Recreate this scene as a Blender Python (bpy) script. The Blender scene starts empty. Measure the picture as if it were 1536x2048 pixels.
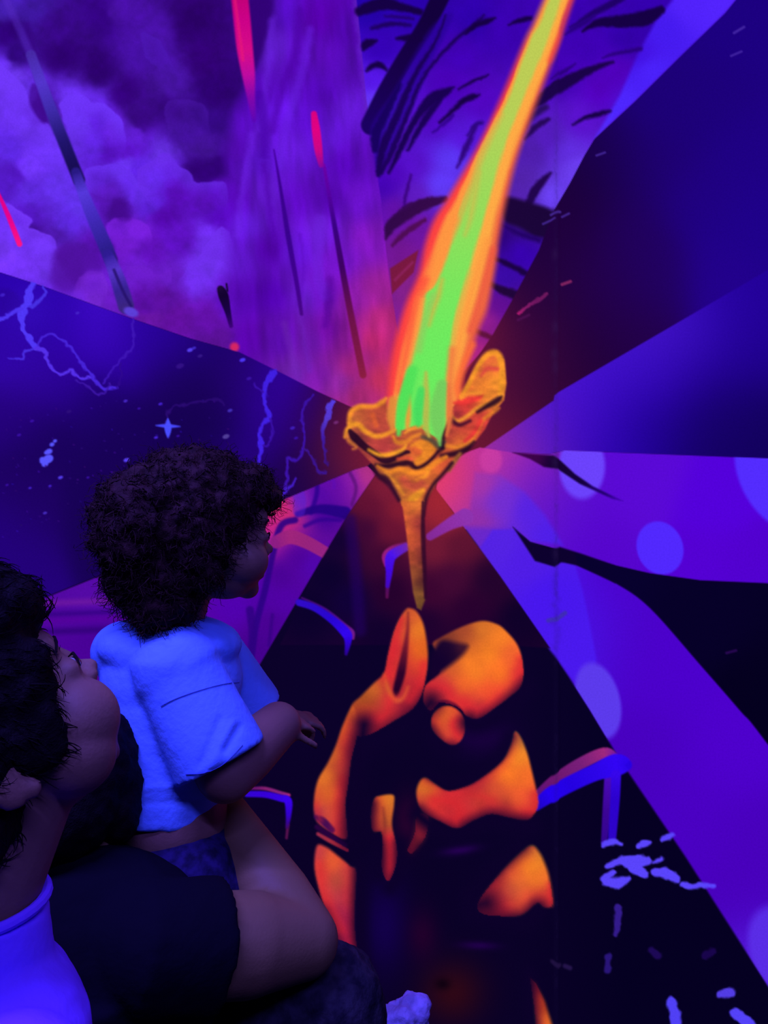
import bpy, bmesh, math, random
import numpy as np
from mathutils import Vector, Matrix, Euler, noise
from mathutils.bvhtree import BVHTree

random.seed(7)
rng = np.random.RandomState(7)
scene = bpy.context.scene
COL = scene.collection

# ------------------------------------------------------------------ camera
F = 1480.0            # focal length in photo pixels (1536 x 2048)
CAM_H = 1.20          # eye height
WALL_D = 1.50         # distance of the mural wall
camd = bpy.data.cameras.new('camera')
camd.sensor_fit = 'VERTICAL'
camd.sensor_height = 36.0
camd.lens = 36.0 * F / 2048.0
camd.clip_start = 0.02
cam = bpy.data.objects.new('camera', camd)
cam.location = (0, 0, CAM_H)
cam.rotation_euler = (math.radians(90), 0, 0)
COL.objects.link(cam)
scene.camera = cam

# ------------------------------------------------------------------ world, exposure
world = bpy.data.worlds.new('dark_room'); scene.world = world
world.use_nodes = True
world.node_tree.nodes['Background'].inputs[0].default_value = (0.05, 0.03, 0.3, 1)
world.node_tree.nodes['Background'].inputs[1].default_value = 0.02
scene.view_settings.view_transform = 'Standard'
scene.view_settings.look = 'None'
scene.view_settings.exposure = 0.0
scene.view_settings.gamma = 1.0
scene.view_settings.use_curve_mapping = False

# ------------------------------------------------------------------ blacklight lamps (ceiling tubes behind and above the camera)
CEIL = 2.60
TUBES = [(-0.75, 0.35, 74.0), (0.55, -0.45, 42.0)]
for tx, ty, tp in TUBES:
    ld = bpy.data.lights.new('blacklight_glow', 'AREA')
    ld.shape = 'RECTANGLE'; ld.size = 1.2; ld.size_y = 0.09
    ld.color = (0.125, 0.09, 1.0); ld.energy = tp
    lo = bpy.data.objects.new('blacklight_glow', ld)
    lo.location = (tx, ty, CEIL - 0.16)
    COL.objects.link(lo)

def at(px, py, d):
    return Vector(((px - 768.0) / F * d, d, CAM_H - (py - 1024.0) / F * d))

def s2l(c):
    c = np.asarray(c, dtype=float) / 255.0
    return np.where(c <= 0.04045, c / 12.92, ((c + 0.055) / 1.055) ** 2.4)

# ------------------------------------------------------------------ helpers
def link_mesh(name, me, mat=None, parent=None):
    o = bpy.data.objects.new(name, me)
    COL.objects.link(o)
    if mat is not None and len(me.materials) == 0:
        me.materials.append(mat)
    if parent is not None:
        o.parent = parent
        o.matrix_parent_inverse = parent.matrix_world.inverted()
    return o

def empty(name, loc):
    o = bpy.data.objects.new(name, None)
    o.location = loc
    o.empty_display_size = 0.05
    COL.objects.link(o)
    o.matrix_world = Matrix.Translation(loc)
    return o

def tag(o, label=None, cat=None, group=None, kind=None):
    if label: o['label'] = label
    if cat: o['category'] = cat
    if group: o['group'] = group
    if kind: o['kind'] = kind
    return o

def mat_basic(name, col, rough=0.8, spec=0.2, bump=0.0, bscale=200.0, var=0.0, vscale=20.0, col2=None):
    m = bpy.data.materials.new(name); m.use_nodes = True
    nt = m.node_tree; b = nt.nodes['Principled BSDF']
    b.inputs['Base Color'].default_value = (*col, 1)
    b.inputs['Roughness'].default_value = rough
    b.inputs['Specular IOR Level'].default_value = spec
    tc = nt.nodes.new('ShaderNodeTexCoord')
    if var > 0 or col2 is not None:
        n = nt.nodes.new('ShaderNodeTexNoise'); n.inputs['Scale'].default_value = vscale
        n.inputs['Detail'].default_value = 4
        r = nt.nodes.new('ShaderNodeValToRGB')
        c2 = col2 if col2 is not None else tuple(x * (1 - var) for x in col)
        r.color_ramp.elements[0].position = 0.38; r.color_ramp.elements[1].position = 0.62
        r.color_ramp.elements[0].color = (*c2, 1); r.color_ramp.elements[1].color = (*col, 1)
        nt.links.new(tc.outputs['Object'], n.inputs['Vector'])
        nt.links.new(n.outputs['Fac'], r.inputs['Fac'])
        nt.links.new(r.outputs['Color'], b.inputs['Base Color'])
    if bump > 0:
        n2 = nt.nodes.new('ShaderNodeTexNoise'); n2.inputs['Scale'].default_value = bscale
        n2.inputs['Detail'].default_value = 3
        bp = nt.nodes.new('ShaderNodeBump'); bp.inputs['Strength'].default_value = bump
        bp.inputs['Distance'].default_value = 0.01
        nt.links.new(tc.outputs['Object'], n2.inputs['Vector'])
        nt.links.new(n2.outputs['Fac'], bp.inputs['Height'])
        nt.links.new(bp.outputs['Normal'], b.inputs['Normal'])
    return m

# paint that fluoresces under the blacklight: the pigment itself gives off its colour
def mat_mural():
    m = bpy.data.materials.new('fluorescent_mural_paint'); m.use_nodes = True
    nt = m.node_tree; b = nt.nodes['Principled BSDF']
    a = nt.nodes.new('ShaderNodeAttribute'); a.attribute_name = 'paint'
    tc = nt.nodes.new('ShaderNodeTexCoord')
    n = nt.nodes.new('ShaderNodeTexNoise'); n.inputs['Scale'].default_value = 260; n.inputs['Detail'].default_value = 2
    mr = nt.nodes.new('ShaderNodeMapRange')
    mr.inputs['To Min'].default_value = 0.86; mr.inputs['To Max'].default_value = 1.12
    nt.links.new(tc.outputs['Object'], n.inputs['Vector'])
    nt.links.new(n.outputs['Fac'], mr.inputs['Value'])
    nt.links.new(a.outputs['Color'], b.inputs['Emission Color'])
    nt.links.new(mr.outputs['Result'], b.inputs['Emission Strength'])
    b.inputs['Base Color'].default_value = (0.004, 0.003, 0.004, 1)
    b.inputs['Roughness'].default_value = 0.85
    b.inputs['Specular IOR Level'].default_value = 0.02
    m.cycles.emission_sampling = 'NONE'
    return m
MURAL = mat_mural()

# ==================================================================
#  THE PAINTED WALL : colours are worked out on a grid of points on the
#  wall; every painted field and motif becomes a mesh of its own
# ==================================================================
STEP = 2.0
IX0, IX1, IY0, IY1 = -24.0, 1560.0, -24.0, 2072.0
OX0, OX1, OSTEP = -1704.0, 3240.0, 16.0
OY0, OY1 = -360.0, 2200.0
ixs = np.arange(IX0, IX1 + 0.1, STEP); iys = np.arange(IY0, IY1 + 0.1, STEP)
oxs = np.arange(OX0, OX1 + 0.1, OSTEP); oys = np.arange(OY0, OY1 + 0.1, OSTEP)
gx, gy = np.meshgrid(ixs, iys); hx, hy = np.meshgrid(oxs, oys)
X = np.concatenate([gx.ravel(), hx.ravel()]).astype(np.float32)
Y = np.concatenate([gy.ravel(), hy.ravel()]).astype(np.float32)
NIN = gx.size
C = np.zeros((X.size, 3), dtype=np.float32)
LAB = np.zeros(X.size, dtype=np.int32)

# value noise -------------------------------------------------------
_lat = rng.rand(256, 256).astype(np.float32)
def vnoise(x, y):
    xi = np.floor(x); yi = np.floor(y)
    fx = x - xi; fy = y - yi
    fx = fx * fx * (3 - 2 * fx); fy = fy * fy * (3 - 2 * fy)
    a = xi.astype(np.int32) & 255; b = yi.astype(np.int32) & 255
    a1 = (a + 1) & 255; b1 = (b + 1) & 255
    return ((_lat[b, a] * (1 - fx) + _lat[b, a1] * fx) * (1 - fy) +
            (_lat[b1, a] * (1 - fx) + _lat[b1, a1] * fx) * fy)
def fbm(x, y, o=4):
    s = 0; a = 0.5; t = 0
    for k in range(o):
        s = s + a * vnoise(x * 2 ** k + 17 * k, y * 2 ** k + 31 * k); t += a; a *= 0.55
    return s / t - 0.5

def crv(pts, n=7, closed=False):
    p = np.array(pts, dtype=float)
    N = len(p); out = []
    rngi = range(N) if closed else range(N - 1)
    for i in rngi:
        if closed:
            p0, p1, p2, p3 = p[(i - 1) % N], p[i], p[(i + 1) % N], p[(i + 2) % N]
        else:
            p0 = p[max(i - 1, 0)]; p1 = p[i]; p2 = p[i + 1]; p3 = p[min(i + 2, N - 1)]
        for k in range(n):
            t = k / n
            out.append(0.5 * ((2 * p1) + (-p0 + p2) * t + (2 * p0 - 5 * p1 + 4 * p2 - p3) * t * t + (-p0 + 3 * p1 - 3 * p2 + p3) * t ** 3))
    if not closed: out.append(p[-1])
    return np.array(out)

def sel(x0, x1, y0, y1):
    return np.nonzero((X >= x0) & (X <= x1) & (Y >= y0) & (Y <= y1))[0]

def colour(col, x, y):
    if callable(col): return col(x, y)
    if isinstance(col, list):
        acc = np.zeros((x.size, 3), dtype=np.float32); ws = np.zeros(x.size, dtype=np.float32)
        for (sx, sy, c) in col:
            w = 1.0 / ((x - sx) ** 2 + (y - sy) ** 2 + 420.0) ** 1.7
            ws += w; acc += w[:, None] * np.array(c, dtype=np.float32)
        return acc / ws[:, None]
    return np.tile(np.array(col, dtype=np.float32), (x.size, 1))

def gcol(samples, sig):
    def f(x, y):
        acc = np.zeros((x.size, 3), dtype=np.float32); ws = np.zeros(x.size, dtype=np.float32)
        for (sx, sy, c) in samples:
            d2 = (x - sx) ** 2 + (y - sy) ** 2
            w = np.exp(-d2 / (2 * sig * sig)) + 1e-3 / (1 + d2 / (sig * sig)) ** 2
            ws += w; acc += w[:, None] * np.array(c, dtype=np.float32)
        return acc / ws[:, None]
    return f

def sstep(a):
    a = np.clip(a, 0, 1); return a * a * (3 - 2 * a)

def put(idx, a, col, lab, thr=0.5):
    c = colour(col, X[idx], Y[idx])
    C[idx] = C[idx] * (1 - a[:, None]) + c * a[:, None]
    if lab is not None: LAB[idx[a > thr]] = lab

def poly_sd(poly, x, y):
    d = np.full(x.size, 1e9, dtype=np.float32); ins = np.zeros(x.size, dtype=bool)
    P = np.asarray(poly, dtype=np.float32); n = len(P)
    for i in range(n):
        ax, ay = P[i]; bx, by = P[(i + 1) % n]
        ex, ey = bx - ax, by - ay
        L = ex * ex + ey * ey
        if L < 1e-6: continue
        t = np.clip(((x - ax) * ex + (y - ay) * ey) / L, 0, 1)
        q = (x - ax - t * ex) ** 2 + (y - ay - t * ey) ** 2
        np.minimum(d, q, out=d)
        if ey != 0:
            c = ((ay > y) != (by > y)) & (x < ex * (y - ay) / ey + ax)
            ins ^= c
    d = np.sqrt(d)
    return np.where(ins, -d, d)

def fill(poly, col, soft=3.0, lab=None, smooth=False, alpha=1.0, warp=0.0, wscale=40.0, thr=0.5):
    P = crv(poly, 6, True) if smooth else np.asarray(poly, dtype=float)
    m = soft + warp + 2
    idx = sel(P[:, 0].min() - m, P[:, 0].max() + m, P[:, 1].min() - m, P[:, 1].max() + m)
    x, y = X[idx], Y[idx]
    if warp:
        x = x + warp * 2 * fbm(x / wscale, y / wscale, 3); y = y + warp * 2 * fbm(x / wscale + 50, y / wscale + 9, 3)
    sd = poly_sd(P, x, y)
    a = sstep(0.5 - sd / soft) * alpha
    put(idx, a, col, lab, thr * alpha)

def stroke(pts, w, col, soft=3.0, lab=None, alpha=1.0, smooth=True, warp=0.0, wscale=14.0, only=None):
    """pts (x,y) or (x,y,width); col one colour or a list of colours along the stroke"""
    p = [tuple(q) if len(q) == 3 else (q[0], q[1], w) for q in pts]
    P = crv(p, 6) if smooth and len(p) > 2 else np.array(p, dtype=float)
    m = P[:, 2].max() / 2 + soft + warp * 2 + 2
    idx = sel(P[:, 0].min() - m, P[:, 0].max() + m, P[:, 1].min() - m, P[:, 1].max() + m)
    if only is not None: idx = idx[(LAB[idx] >= only[0]) & (LAB[idx] < only[1])]
    x, y = X[idx].copy(), Y[idx].copy()
    if warp:
        x2 = x + warp * 2 * fbm(x / wscale, y / wscale, 2); y = y + warp * 2 * fbm(x / wscale + 50, y / wscale + 9, 2); x = x2
    best = np.full(x.size, 1e9, dtype=np.float32); tt = np.zeros(x.size, dtype=np.float32)
    n = len(P)
    for i in range(n - 1):
        ax, ay, aw = P[i]; bx, by, bw = P[i + 1]
        ex, ey = bx - ax, by - ay; L = max(ex * ex + ey * ey, 1e-6)
        t = np.clip(((x - ax) * ex + (y - ay) * ey) / L, 0, 1)
        d = np.sqrt((x - ax - t * ex) ** 2 + (y - ay - t * ey) ** 2) - (aw + (bw - aw) * t) / 2
        k = d < best
        best = np.where(k, d, best); tt = np.where(k, (i + t) / (n - 1), tt)
    a = sstep(0.5 - best / soft) * alpha
    if isinstance(col, list):
        cs = np.array(col, dtype=np.float32); u = tt * (len(cs) - 1)
        i0 = np.clip(u.astype(int), 0, len(cs) - 2); f = (u - i0)[:, None]
        cc = cs[i0] * (1 - f) + cs[i0 + 1] * f
        C[idx] = C[idx] * (1 - a[:, None]) + cc * a[:, None]
        if lab is not None: LAB[idx[a > 0.5 * alpha]] = lab
    else:
        put(idx, a, col, lab, 0.5 * alpha)

def ell(cx, cy, rx, ry, col, soft=4.0, lab=None, ang=0.0, alpha=1.0, clip=None):
    R = max(rx, ry) + soft + 2
    idx = sel(cx - R, cx + R, cy - R, cy + R)
    x, y = X[idx] - cx, Y[idx] - cy
    ca, sa = math.cos(math.radians(ang)), math.sin(math.radians(ang))
    u = (x * ca + y * sa) / rx; v = (-x * sa + y * ca) / ry
    sd = (np.sqrt(u * u + v * v) - 1) * min(rx, ry)
    a = sstep(0.5 - sd / soft) * alpha
    if clip is not None:
        a = a * sstep(0.5 - poly_sd(clip, X[idx], Y[idx]) / 3.0)
    put(idx, a, col, lab, 0.5 * alpha)

def blob(cx, cy, r, col, alpha=1.0, ry=None, ang=0.0, sharp=1.0):
    """gaussian airbrush"""
    ry = ry or r; R = 2.6 * max(r, ry)
    idx = sel(cx - R, cx + R, cy - R, cy + R)
    x, y = X[idx] - cx, Y[idx] - cy
    ca, sa = math.cos(math.radians(ang)), math.sin(math.radians(ang))
    u = (x * ca + y * sa) / r; v = (-x * sa + y * ca) / ry
    a = np.exp(-(u * u + v * v) ** sharp) * alpha
    put(idx, a, col, None)

REG = [None]
def reg(name, parent=None, **kw):
    REG.append(dict(name=name, parent=parent, **kw)); return len(REG) - 1

# ---- painted fields (children of the wall)
f_night  = reg('black_night_field', label='black painted ground around the hand with glowing insect legs')
f_cloud  = reg('storm_cloud_field', label='violet storm cloud picture at the upper left of the mural')
f_streak = reg('purple_streak_field', label='purple streaked field with red dashes beside the flame')
f_palm   = reg('palm_leaf_field', label='blue-violet field with black palm fronds behind the flame')
f_dark   = reg('dark_indigo_field', label='plain dark indigo field right of the flame')
f_beam   = reg('blue_ray_field', label='deep blue wedge running right from the flower')
f_petal  = reg('violet_bubble_field', label='bright violet upper petal with pale bubbles')
f_petal2 = reg('violet_bubble_field', label='violet lower petal with pale oval bubbles')
f_black  = reg('black_gap_field', label='black curved gap between the two violet petals')
f_star   = reg('starry_night_field', label='dark starry field with blue lightning at the left')
f_mag    = reg('magenta_insect_field', label='purple and magenta wedge behind the toddler')
f_joint  = reg('joint_strip', label='narrow vertical joint strip between wall panels')

# night ground ------------------------------------------------------
def night_col(x, y):
    c = np.zeros((x.size, 3), dtype=np.float32); c[:] = (9, 1, 36)
    k = np.clip((x - 1050) / 200, 0, 1)[:, None]
    c = c * (1 - k) + np.array((4, 0, 30), dtype=np.float32) * k
    return c
idx = np.arange(X.size); C[:] = night_col(X, Y); LAB[:] = f_night
fill([(700, 790), (1010, 690), (1010, 850), (930, 960), (860, 1010), (760, 960)], (124, 28, 50), 30, f_night)

# storm clouds ------------------------------------------------------
edge = [(-1720, 100), (-600, 350), (0, 545), (90, 574), (260, 636), (380, 677), (480, 705), (567, 748), (633, 782), (700, 813), (760, 830)]
cloud_poly = [(-1720, -380), (600, -380), (600, 0), (560, 400), (600, 640), (560, 745)] + [(x, y) for x, y in edge[::-1] if x < 560]
DK = (46, 0, 112); D2 = (56, 8, 140); BR = (108, 50, 245); MD = (84, 28, 205); PU = (88, 10, 185)
cs = [(60, 20, (62, 22, 160)), (20, 10, (70, 30, 180)), (120, 60, (56, 6, 135)), (130, 110, (46, 0, 112)), (200, 130, DK), (210, 30, (50, 2, 125)),
      (250, 15, (72, 15, 165)), (300, 80, (72, 16, 165)), (290, 100, (68, 14, 160)), (340, 160, (72, 18, 165)), (380, 50, (44, 0, 105)), (250, 190, (50, 0, 118)),
      (400, 120, (48, 0, 112)), (430, 180, (44, 0, 108)), (420, 230, (50, 6, 125)), (330, 220, (55, 5, 130)), (370, 260, (64, 14, 150)),
      (400, 290, (66, 16, 150)), (430, 330, (46, 0, 112)), (400, 345, (48, 0, 116)), (280, 240, (56, 5, 130)), (20, 60, (46, 0, 118)), (30, 110, (48, 4, 125)),
      (5, 130, BR), (20, 160, (112, 55, 248)), (10, 220, BR), (50, 250, BR), (20, 300, (92, 38, 225)), (60, 330, (110, 52, 245)), (10, 360, (82, 24, 195)),
      (90, 260, BR), (100, 300, (106, 50, 243)), (60, 190, (100, 45, 230)), (80, 215, (62, 10, 140)), (85, 240, (70, 16, 160)),
      (30, 345, (80, 20, 190)), (60, 380, (95, 40, 225)), (120, 370, (100, 48, 235)), (150, 410, (96, 48, 230)), (130, 440, (92, 38, 220)),
      (60, 440, (85, 22, 200)), (70, 460, (66, 12, 150)), (110, 470, (76, 22, 170)), (30, 470, (112, 52, 250)), (80, 490, (116, 55, 252)), (20, 500, (118, 55, 250)),
      (150, 205, BR), (190, 215, (100, 40, 230)), (160, 250, (105, 48, 242)), (230, 250, (98, 30, 215)), (260, 270, (96, 28, 212)), (200, 240, (86, 24, 205)),
      (220, 300, (84, 15, 190)), (190, 290, (96, 35, 225)), (250, 300, (88, 18, 195)), (240, 335, (104, 48, 238)), (270, 345, (94, 35, 225)), (200, 360, (90, 28, 205)),
      (210, 390, (88, 20, 185)), (235, 420, (66, 8, 140)), (280, 390, (98, 40, 225)), (300, 405, (92, 30, 215)), (330, 320, (106, 48, 235)), (345, 340, (95, 32, 218)),
      (310, 350, (98, 40, 230)), (350, 390, (84, 8, 175)), (330, 430, (80, 5, 165)), (400, 400, (88, 12, 185)), (440, 380, (88, 10, 190)), (450, 440, (86, 6, 190)),
      (270, 460, (118, 30, 220)), (240, 490, (114, 26, 210)), (300, 500, (95, 15, 185)), (200, 500, (86, 15, 175)), (360, 480, (92, 15, 190)), (430, 480, (110, 45, 235)),
      (100, 530, (110, 50, 235)), (50, 540, (115, 52, 245)), (125, 520, (75, 15, 155)), (150, 545, (78, 14, 155)), (190, 555, (104, 28, 205)), (230, 600, (104, 26, 195)),
      (180, 600, (112, 36, 205)), (140, 585, (105, 35, 215)), (280, 550, (104, 26, 200)), (290, 600, (88, 12, 160)), (340, 560, (100, 26, 195)), (330, 590, (92, 14, 160)),
      (390, 560, (110, 45, 232)), (410, 540, (112, 48, 238)), (350, 640, (98, 14, 160)), (420, 640, (94, 14, 160)), (300, 640, (104, 20, 165)), (440, 690, (90, 15, 150)),
      (460, 600, (92, 14, 185)), (500, 700, (84, 10, 165)), (-200, 200, BR), (-200, 450, MD), (-200, 0, DK), (-600, 100, D2), (-600, 300, MD)]
def cloud_col(x, y):
    xx = x + 34 * fbm(x / 55, y / 55, 4); yy = y + 34 * fbm(x / 55 + 40, y / 55 + 13, 4)
    c = np.zeros((x.size, 3), dtype=np.float32); ws = np.zeros(x.size, dtype=np.float32)
    for (sx, sy, q) in cs:
        w = 1.0 / ((xx - sx) ** 2 + (yy - sy) ** 2 + 90.0) ** 2.0
        ws += w; c += w[:, None] * np.array(q, dtype=np.float32)
    c = c / ws[:, None]
    k = 1 + 0.22 * fbm(x / 38 + 5, y / 38, 4) + 0.12 * fbm(x / 12, y / 12, 2)
    return np.clip(c * k[:, None], 0, 255)
fill(cloud_poly, cloud_col, 3, f_cloud)
# crisp cumulus heads: sharp outside, fading inwards
def puff(poly, col, depth, alpha=.9, soft=5, warp=5):
    P = crv(poly, 6, True); m = soft + warp * 2 + 2
    idx = sel(P[:, 0].min() - m, P[:, 0].max() + m, P[:, 1].min() - m, P[:, 1].max() + m)
    x, y = X[idx], Y[idx]
    x2 = x + warp * 2 * fbm(x / 22, y / 22, 3); y2 = y + warp * 2 * fbm(x / 22 + 50, y / 22 + 9, 3)
    sd = poly_sd(P, x2, y2)
    a = sstep(0.5 - sd / soft) * np.exp(-(np.maximum(-sd, 0) / depth) ** 1.5) * alpha
    ym, yM = P[:, 1].min(), P[:, 1].max(); a = a * (1 - sstep(((y - ym) / (yM - ym) - .30) / .55))
    k = (LAB[idx] == f_cloud)
    put(idx[k], a[k], col, None)
puff([(-40, 90), (0, 128), (24, 146), (44, 168), (60, 200), (78, 236), (96, 246), (110, 280), (130, 340), (100, 400), (-60, 420)], (112, 55, 250), 46)
puff([(120, 216), (126, 200), (145, 189), (166, 190), (184, 204), (204, 206), (228, 226), (250, 262), (240, 330), (170, 330), (140, 270)], (110, 52, 250), 34)
puff([(176, 336), (214, 330), (244, 328), (262, 344), (274, 362), (292, 376), (302, 400), (292, 416), (262, 420), (210, 400), (170, 370)], (104, 46, 238), 24)
puff([(274, 348), (300, 324), (326, 307), (346, 315), (362, 334), (384, 350), (392, 366), (432, 364), (456, 376), (440, 460), (340, 440), (290, 400)], (104, 42, 232), 26, .8)
puff([(-40, 396), (20, 410), (52, 430), (66, 442), (58, 456), (84, 464), (106, 478), (109, 504), (100, 524), (106, 560), (60, 590), (-40, 560)], (118, 56, 252), 40)
puff([(214, 452), (240, 434), (280, 440), (302, 466), (300, 494), (262, 512), (226, 490)], (122, 32, 224), 26, .8)
puff([(356, 574), (376, 534), (402, 508), (430, 468), (452, 458), (470, 520), (448, 590), (400, 620)], (112, 46, 238), 30, .85)
puff([(150, 570), (176, 545), (208, 548), (214, 590), (180, 620), (150, 606)], (116, 38, 212), 26, .8)
puff([(252, 540), (280, 530), (320, 548), (340, 540), (330, 590), (270, 600)], (110, 30, 205), 24, .6)
puff([(282, 70), (312, 74), (330, 100), (352, 140), (380, 160), (360, 190), (330, 170), (318, 140), (290, 116)], (76, 22, 180), 22, .7)
puff([(330, 215), (360, 200), (410, 212), (420, 280), (404, 302), (350, 290)], (74, 22, 168), 26, .5)
fill([(104, 566), (112, 500), (150, 486), (190, 510), (206, 540), (170, 548), (140, 584)], (78, 14, 158), 22, None, True, .75, 5, 22)
fill([(225, 405), (240, 398), (250, 420), (262, 440), (234, 438)], (68, 8, 142), 12, None, True, .7, 3, 18)
stroke([(55, 50), (72, 130), (85, 195), (90, 238)], 14, (52, 4, 125), 12, None, 0.6, warp=3)
fill([(64, 168), (80, 180), (92, 225), (88, 245), (74, 235), (58, 205)], (64, 8, 145), 9, None, True, 0.7)
# slim grey pole running through the clouds
pole = reg('painted_pole', f_cloud, label='slim grey-blue slanted pole in the cloud picture')
stroke([(12, 0), (40, 60), (62, 110)], 15, (84, 40, 190), 10, None, 0.5)
stroke([(62, 110, 20), (82, 165, 22), (104, 225, 24), (128, 285, 24), (158, 360, 24)], 22,
       [(70, 40, 165), (84, 52, 205), (60, 40, 165), (30, 18, 105), (16, 6, 62)], 6, pole)
stroke([(152, 345, 20), (166, 385, 22), (186, 435, 26), (212, 495, 28), (222, 520, 26)], 24,
       [(40, 24, 130), (86, 55, 220), (66, 40, 185), (44, 28, 140), (34, 18, 105)], 6, pole)
stroke([(216, 510, 22), (236, 560, 30), (252, 612, 32)], 28, [(46, 26, 145), (86, 50, 200), (54, 32, 145), (58, 36, 125)], 6, pole)
stroke([(228, 540), (245, 580), (262, 612)], 6, (34, 14, 100), 5, None, 0.8)
ell(262, 624, 15, 9, (92, 62, 215), 6, pole, 20)
# red slash at the frame's left edge
slash = reg('red_slash', f_cloud, label='short neon red slash low in the cloud picture')
stroke([(-4, 385, 6), (18, 435, 10), (39, 488, 11)], 10, [(225, 0, 130), (230, 0, 140), (255, 20, 130)], 4, slash)

# streaked purple field ---------------------------------------------
r_edge = [(700, -380), (713, 0), (720, 67), (733, 200), (747, 300), (762, 400), (770, 483), (780, 567), (792, 640), (800, 700), (800, 830)]
streak_poly = [(560, -380), (548, 0), (532, 90), (505, 160), (470, 230), (454, 300), (460, 400), (458, 560), (470, 640), (470, 760), (560, 840), (860, 900), (860, -380)]
ss = [(560, 30, (80, 12, 185)), (640, 40, (88, 0, 175)), (690, 60, (82, 5, 178)), (540, 90, (98, 28, 210)), (600, 140, (84, 8, 180)), (640, 110, (92, 10, 190)),
      (700, 130, (86, 10, 185)), (520, 200, (84, 4, 182)), (560, 220, (100, 22, 222)), (620, 240, (92, 12, 205)), (700, 220, (104, 26, 222)), (640, 190, (86, 6, 190)),
      (480, 300, (84, 8, 180)), (520, 320, (92, 18, 210)), (580, 300, (106, 26, 226)), (660, 270, (100, 22, 218)), (690, 330, (84, 4, 180)), (735, 330, (84, 10, 170)),
      (470, 400, (84, 5, 178)), (490, 450, (98, 26, 215)), (540, 380, (104, 26, 218)), (600, 400, (92, 8, 190)), (660, 400, (82, 4, 172)), (720, 400, (102, 16, 195)),
      (480, 520, (96, 22, 205)), (540, 500, (84, 0, 175)), (590, 500, (104, 22, 222)), (640, 460, (108, 28, 215)), (680, 520, (110, 18, 195)), (740, 480, (126, 22, 190)),
      (470, 600, (86, 5, 180)), (540, 590, (82, 0, 178)), (610, 590, (108, 28, 215)), (655, 590, (94, 10, 170)), (700, 600, (138, 26, 170)), (755, 580, (146, 30, 150)),
      (500, 680, (86, 2, 165)), (560, 680, (90, 10, 175)), (620, 680, (104, 20, 170)), (660, 660, (100, 8, 150)), (690, 680, (140, 24, 160)), (740, 680, (176, 36, 105)),
      (590, 740, (104, 30, 165)), (640, 750, (118, 22, 165)), (680, 760, (150, 42, 175)), (720, 790, (178, 42, 122)), (760, 760, (190, 46, 90)), (760, 640, (166, 36, 118)), (700, 740, (175, 36, 135))]
def streak_col(x, y):
    sx = x - (y - 400) * 0.06
    c = colour(ss, x + 20 * fbm(x / 30, y / 90, 3), y)
    k = 1 + 0.42 * fbm(sx / 30 + 3, y / 110 + 7, 3) + 0.07 * fbm(sx / 9, y / 60, 2)
    return np.clip(c * k[:, None], 0, 255)
fill(streak_poly, streak_col, 44, f_streak)
fill([(498, 0), (545, 0), (530, 80), (508, 140), (502, 60)], (48, 0, 115), 14, None, True, 0.85)
for pts, w, c, a in [([(600, 20), (590, 110), (560, 190), (545, 260)], 16, (74, 0, 160), .5), ([(545, 40), (535, 140), (520, 260)], 14, (104, 34, 222), .5),
                  ([(620, 60), (600, 160), (575, 240), (560, 330)], 16, (104, 30, 226), .5), ([(520, 190), (530, 280), (528, 310)], 18, (70, 0, 165), .6),
                  ([(505, 270), (495, 330), (482, 400), (475, 470)], 14, (108, 34, 228), .5), ([(528, 330), (540, 420), (545, 470)], 10, (76, 0, 165), .5),
                  ([(640, 440), (635, 540), (650, 590)], 22, (108, 34, 220), .45), ([(660, 560), (655, 620), (650, 650)], 14, (80, 0, 150), .5),
                  ([(570, 650), (585, 710), (595, 755)], 14, (110, 36, 180), .5), ([(600, 600), (605, 660), (620, 740)], 10, (108, 32, 190), .5),
                  ([(600, 470), (606, 540), (598, 610)], 8, (84, 8, 175), .5), ([(712, 0), (722, 90), (736, 220)], 14, (100, 36, 200), .6)]:
    stroke(pts, w, c, 14, None, a, warp=3)
dk1 = reg('dark_dash', f_streak); dk2 = reg('dark_dash', f_streak); rd1 = reg('red_dash', f_streak, label='long neon red dash at the top edge'); rd2 = reg('red_dash', f_streak, label='short neon red dash in the middle'); dk3 = reg('dark_dash', f_streak)
stroke([(548, 300, 3), (560, 370, 6), (576, 470, 10), (594, 570, 9), (603, 628, 7)], 8, [(70, 0, 160), (58, 0, 140), (56, 0, 140), (64, 0, 140), (70, 4, 130)], 5, dk1)
stroke([(648, 330, 6), (660, 400, 8), (676, 490, 11), (698, 610, 13), (726, 750, 14)], 12, [(110, 0, 165), (86, 0, 160), (56, 0, 130), (60, 0, 95), (105, 16, 70), (135, 28, 62)], 5, dk2)
stroke([(478, -20, 34), (484, 40, 34), (490, 100, 32), (497, 150, 26), (502, 195, 16), (508, 240, 8)], 30, [(190, 0, 110), (205, 0, 135), (215, 10, 135), (190, 10, 160), (130, 5, 170), (90, 5, 180)], 7, rd1)
stroke([(470, 0), (486, 120)], 6, (235, 25, 120), 5, None, 0.6)
stroke([(628, 228, 12), (632, 260, 17), (637, 300, 16), (642, 330, 10)], 14, [(220, 0, 125), (225, 0, 130), (205, 5, 130), (140, 5, 155)], 5, rd2)
stroke([(441, 578, 14), (447, 592, 20), (456, 625, 12), (462, 652, 8)], 14, [(26, 6, 50), (16, 0, 40), (26, 0, 70), (60, 0, 120)], 4, dk3)
stroke([(453, 568), (455, 582)], 4, (26, 4, 60), 3, dk3)
ell(469, 694, 9, 9, (225, 40, 90), 9, None, 0, .9)

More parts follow.
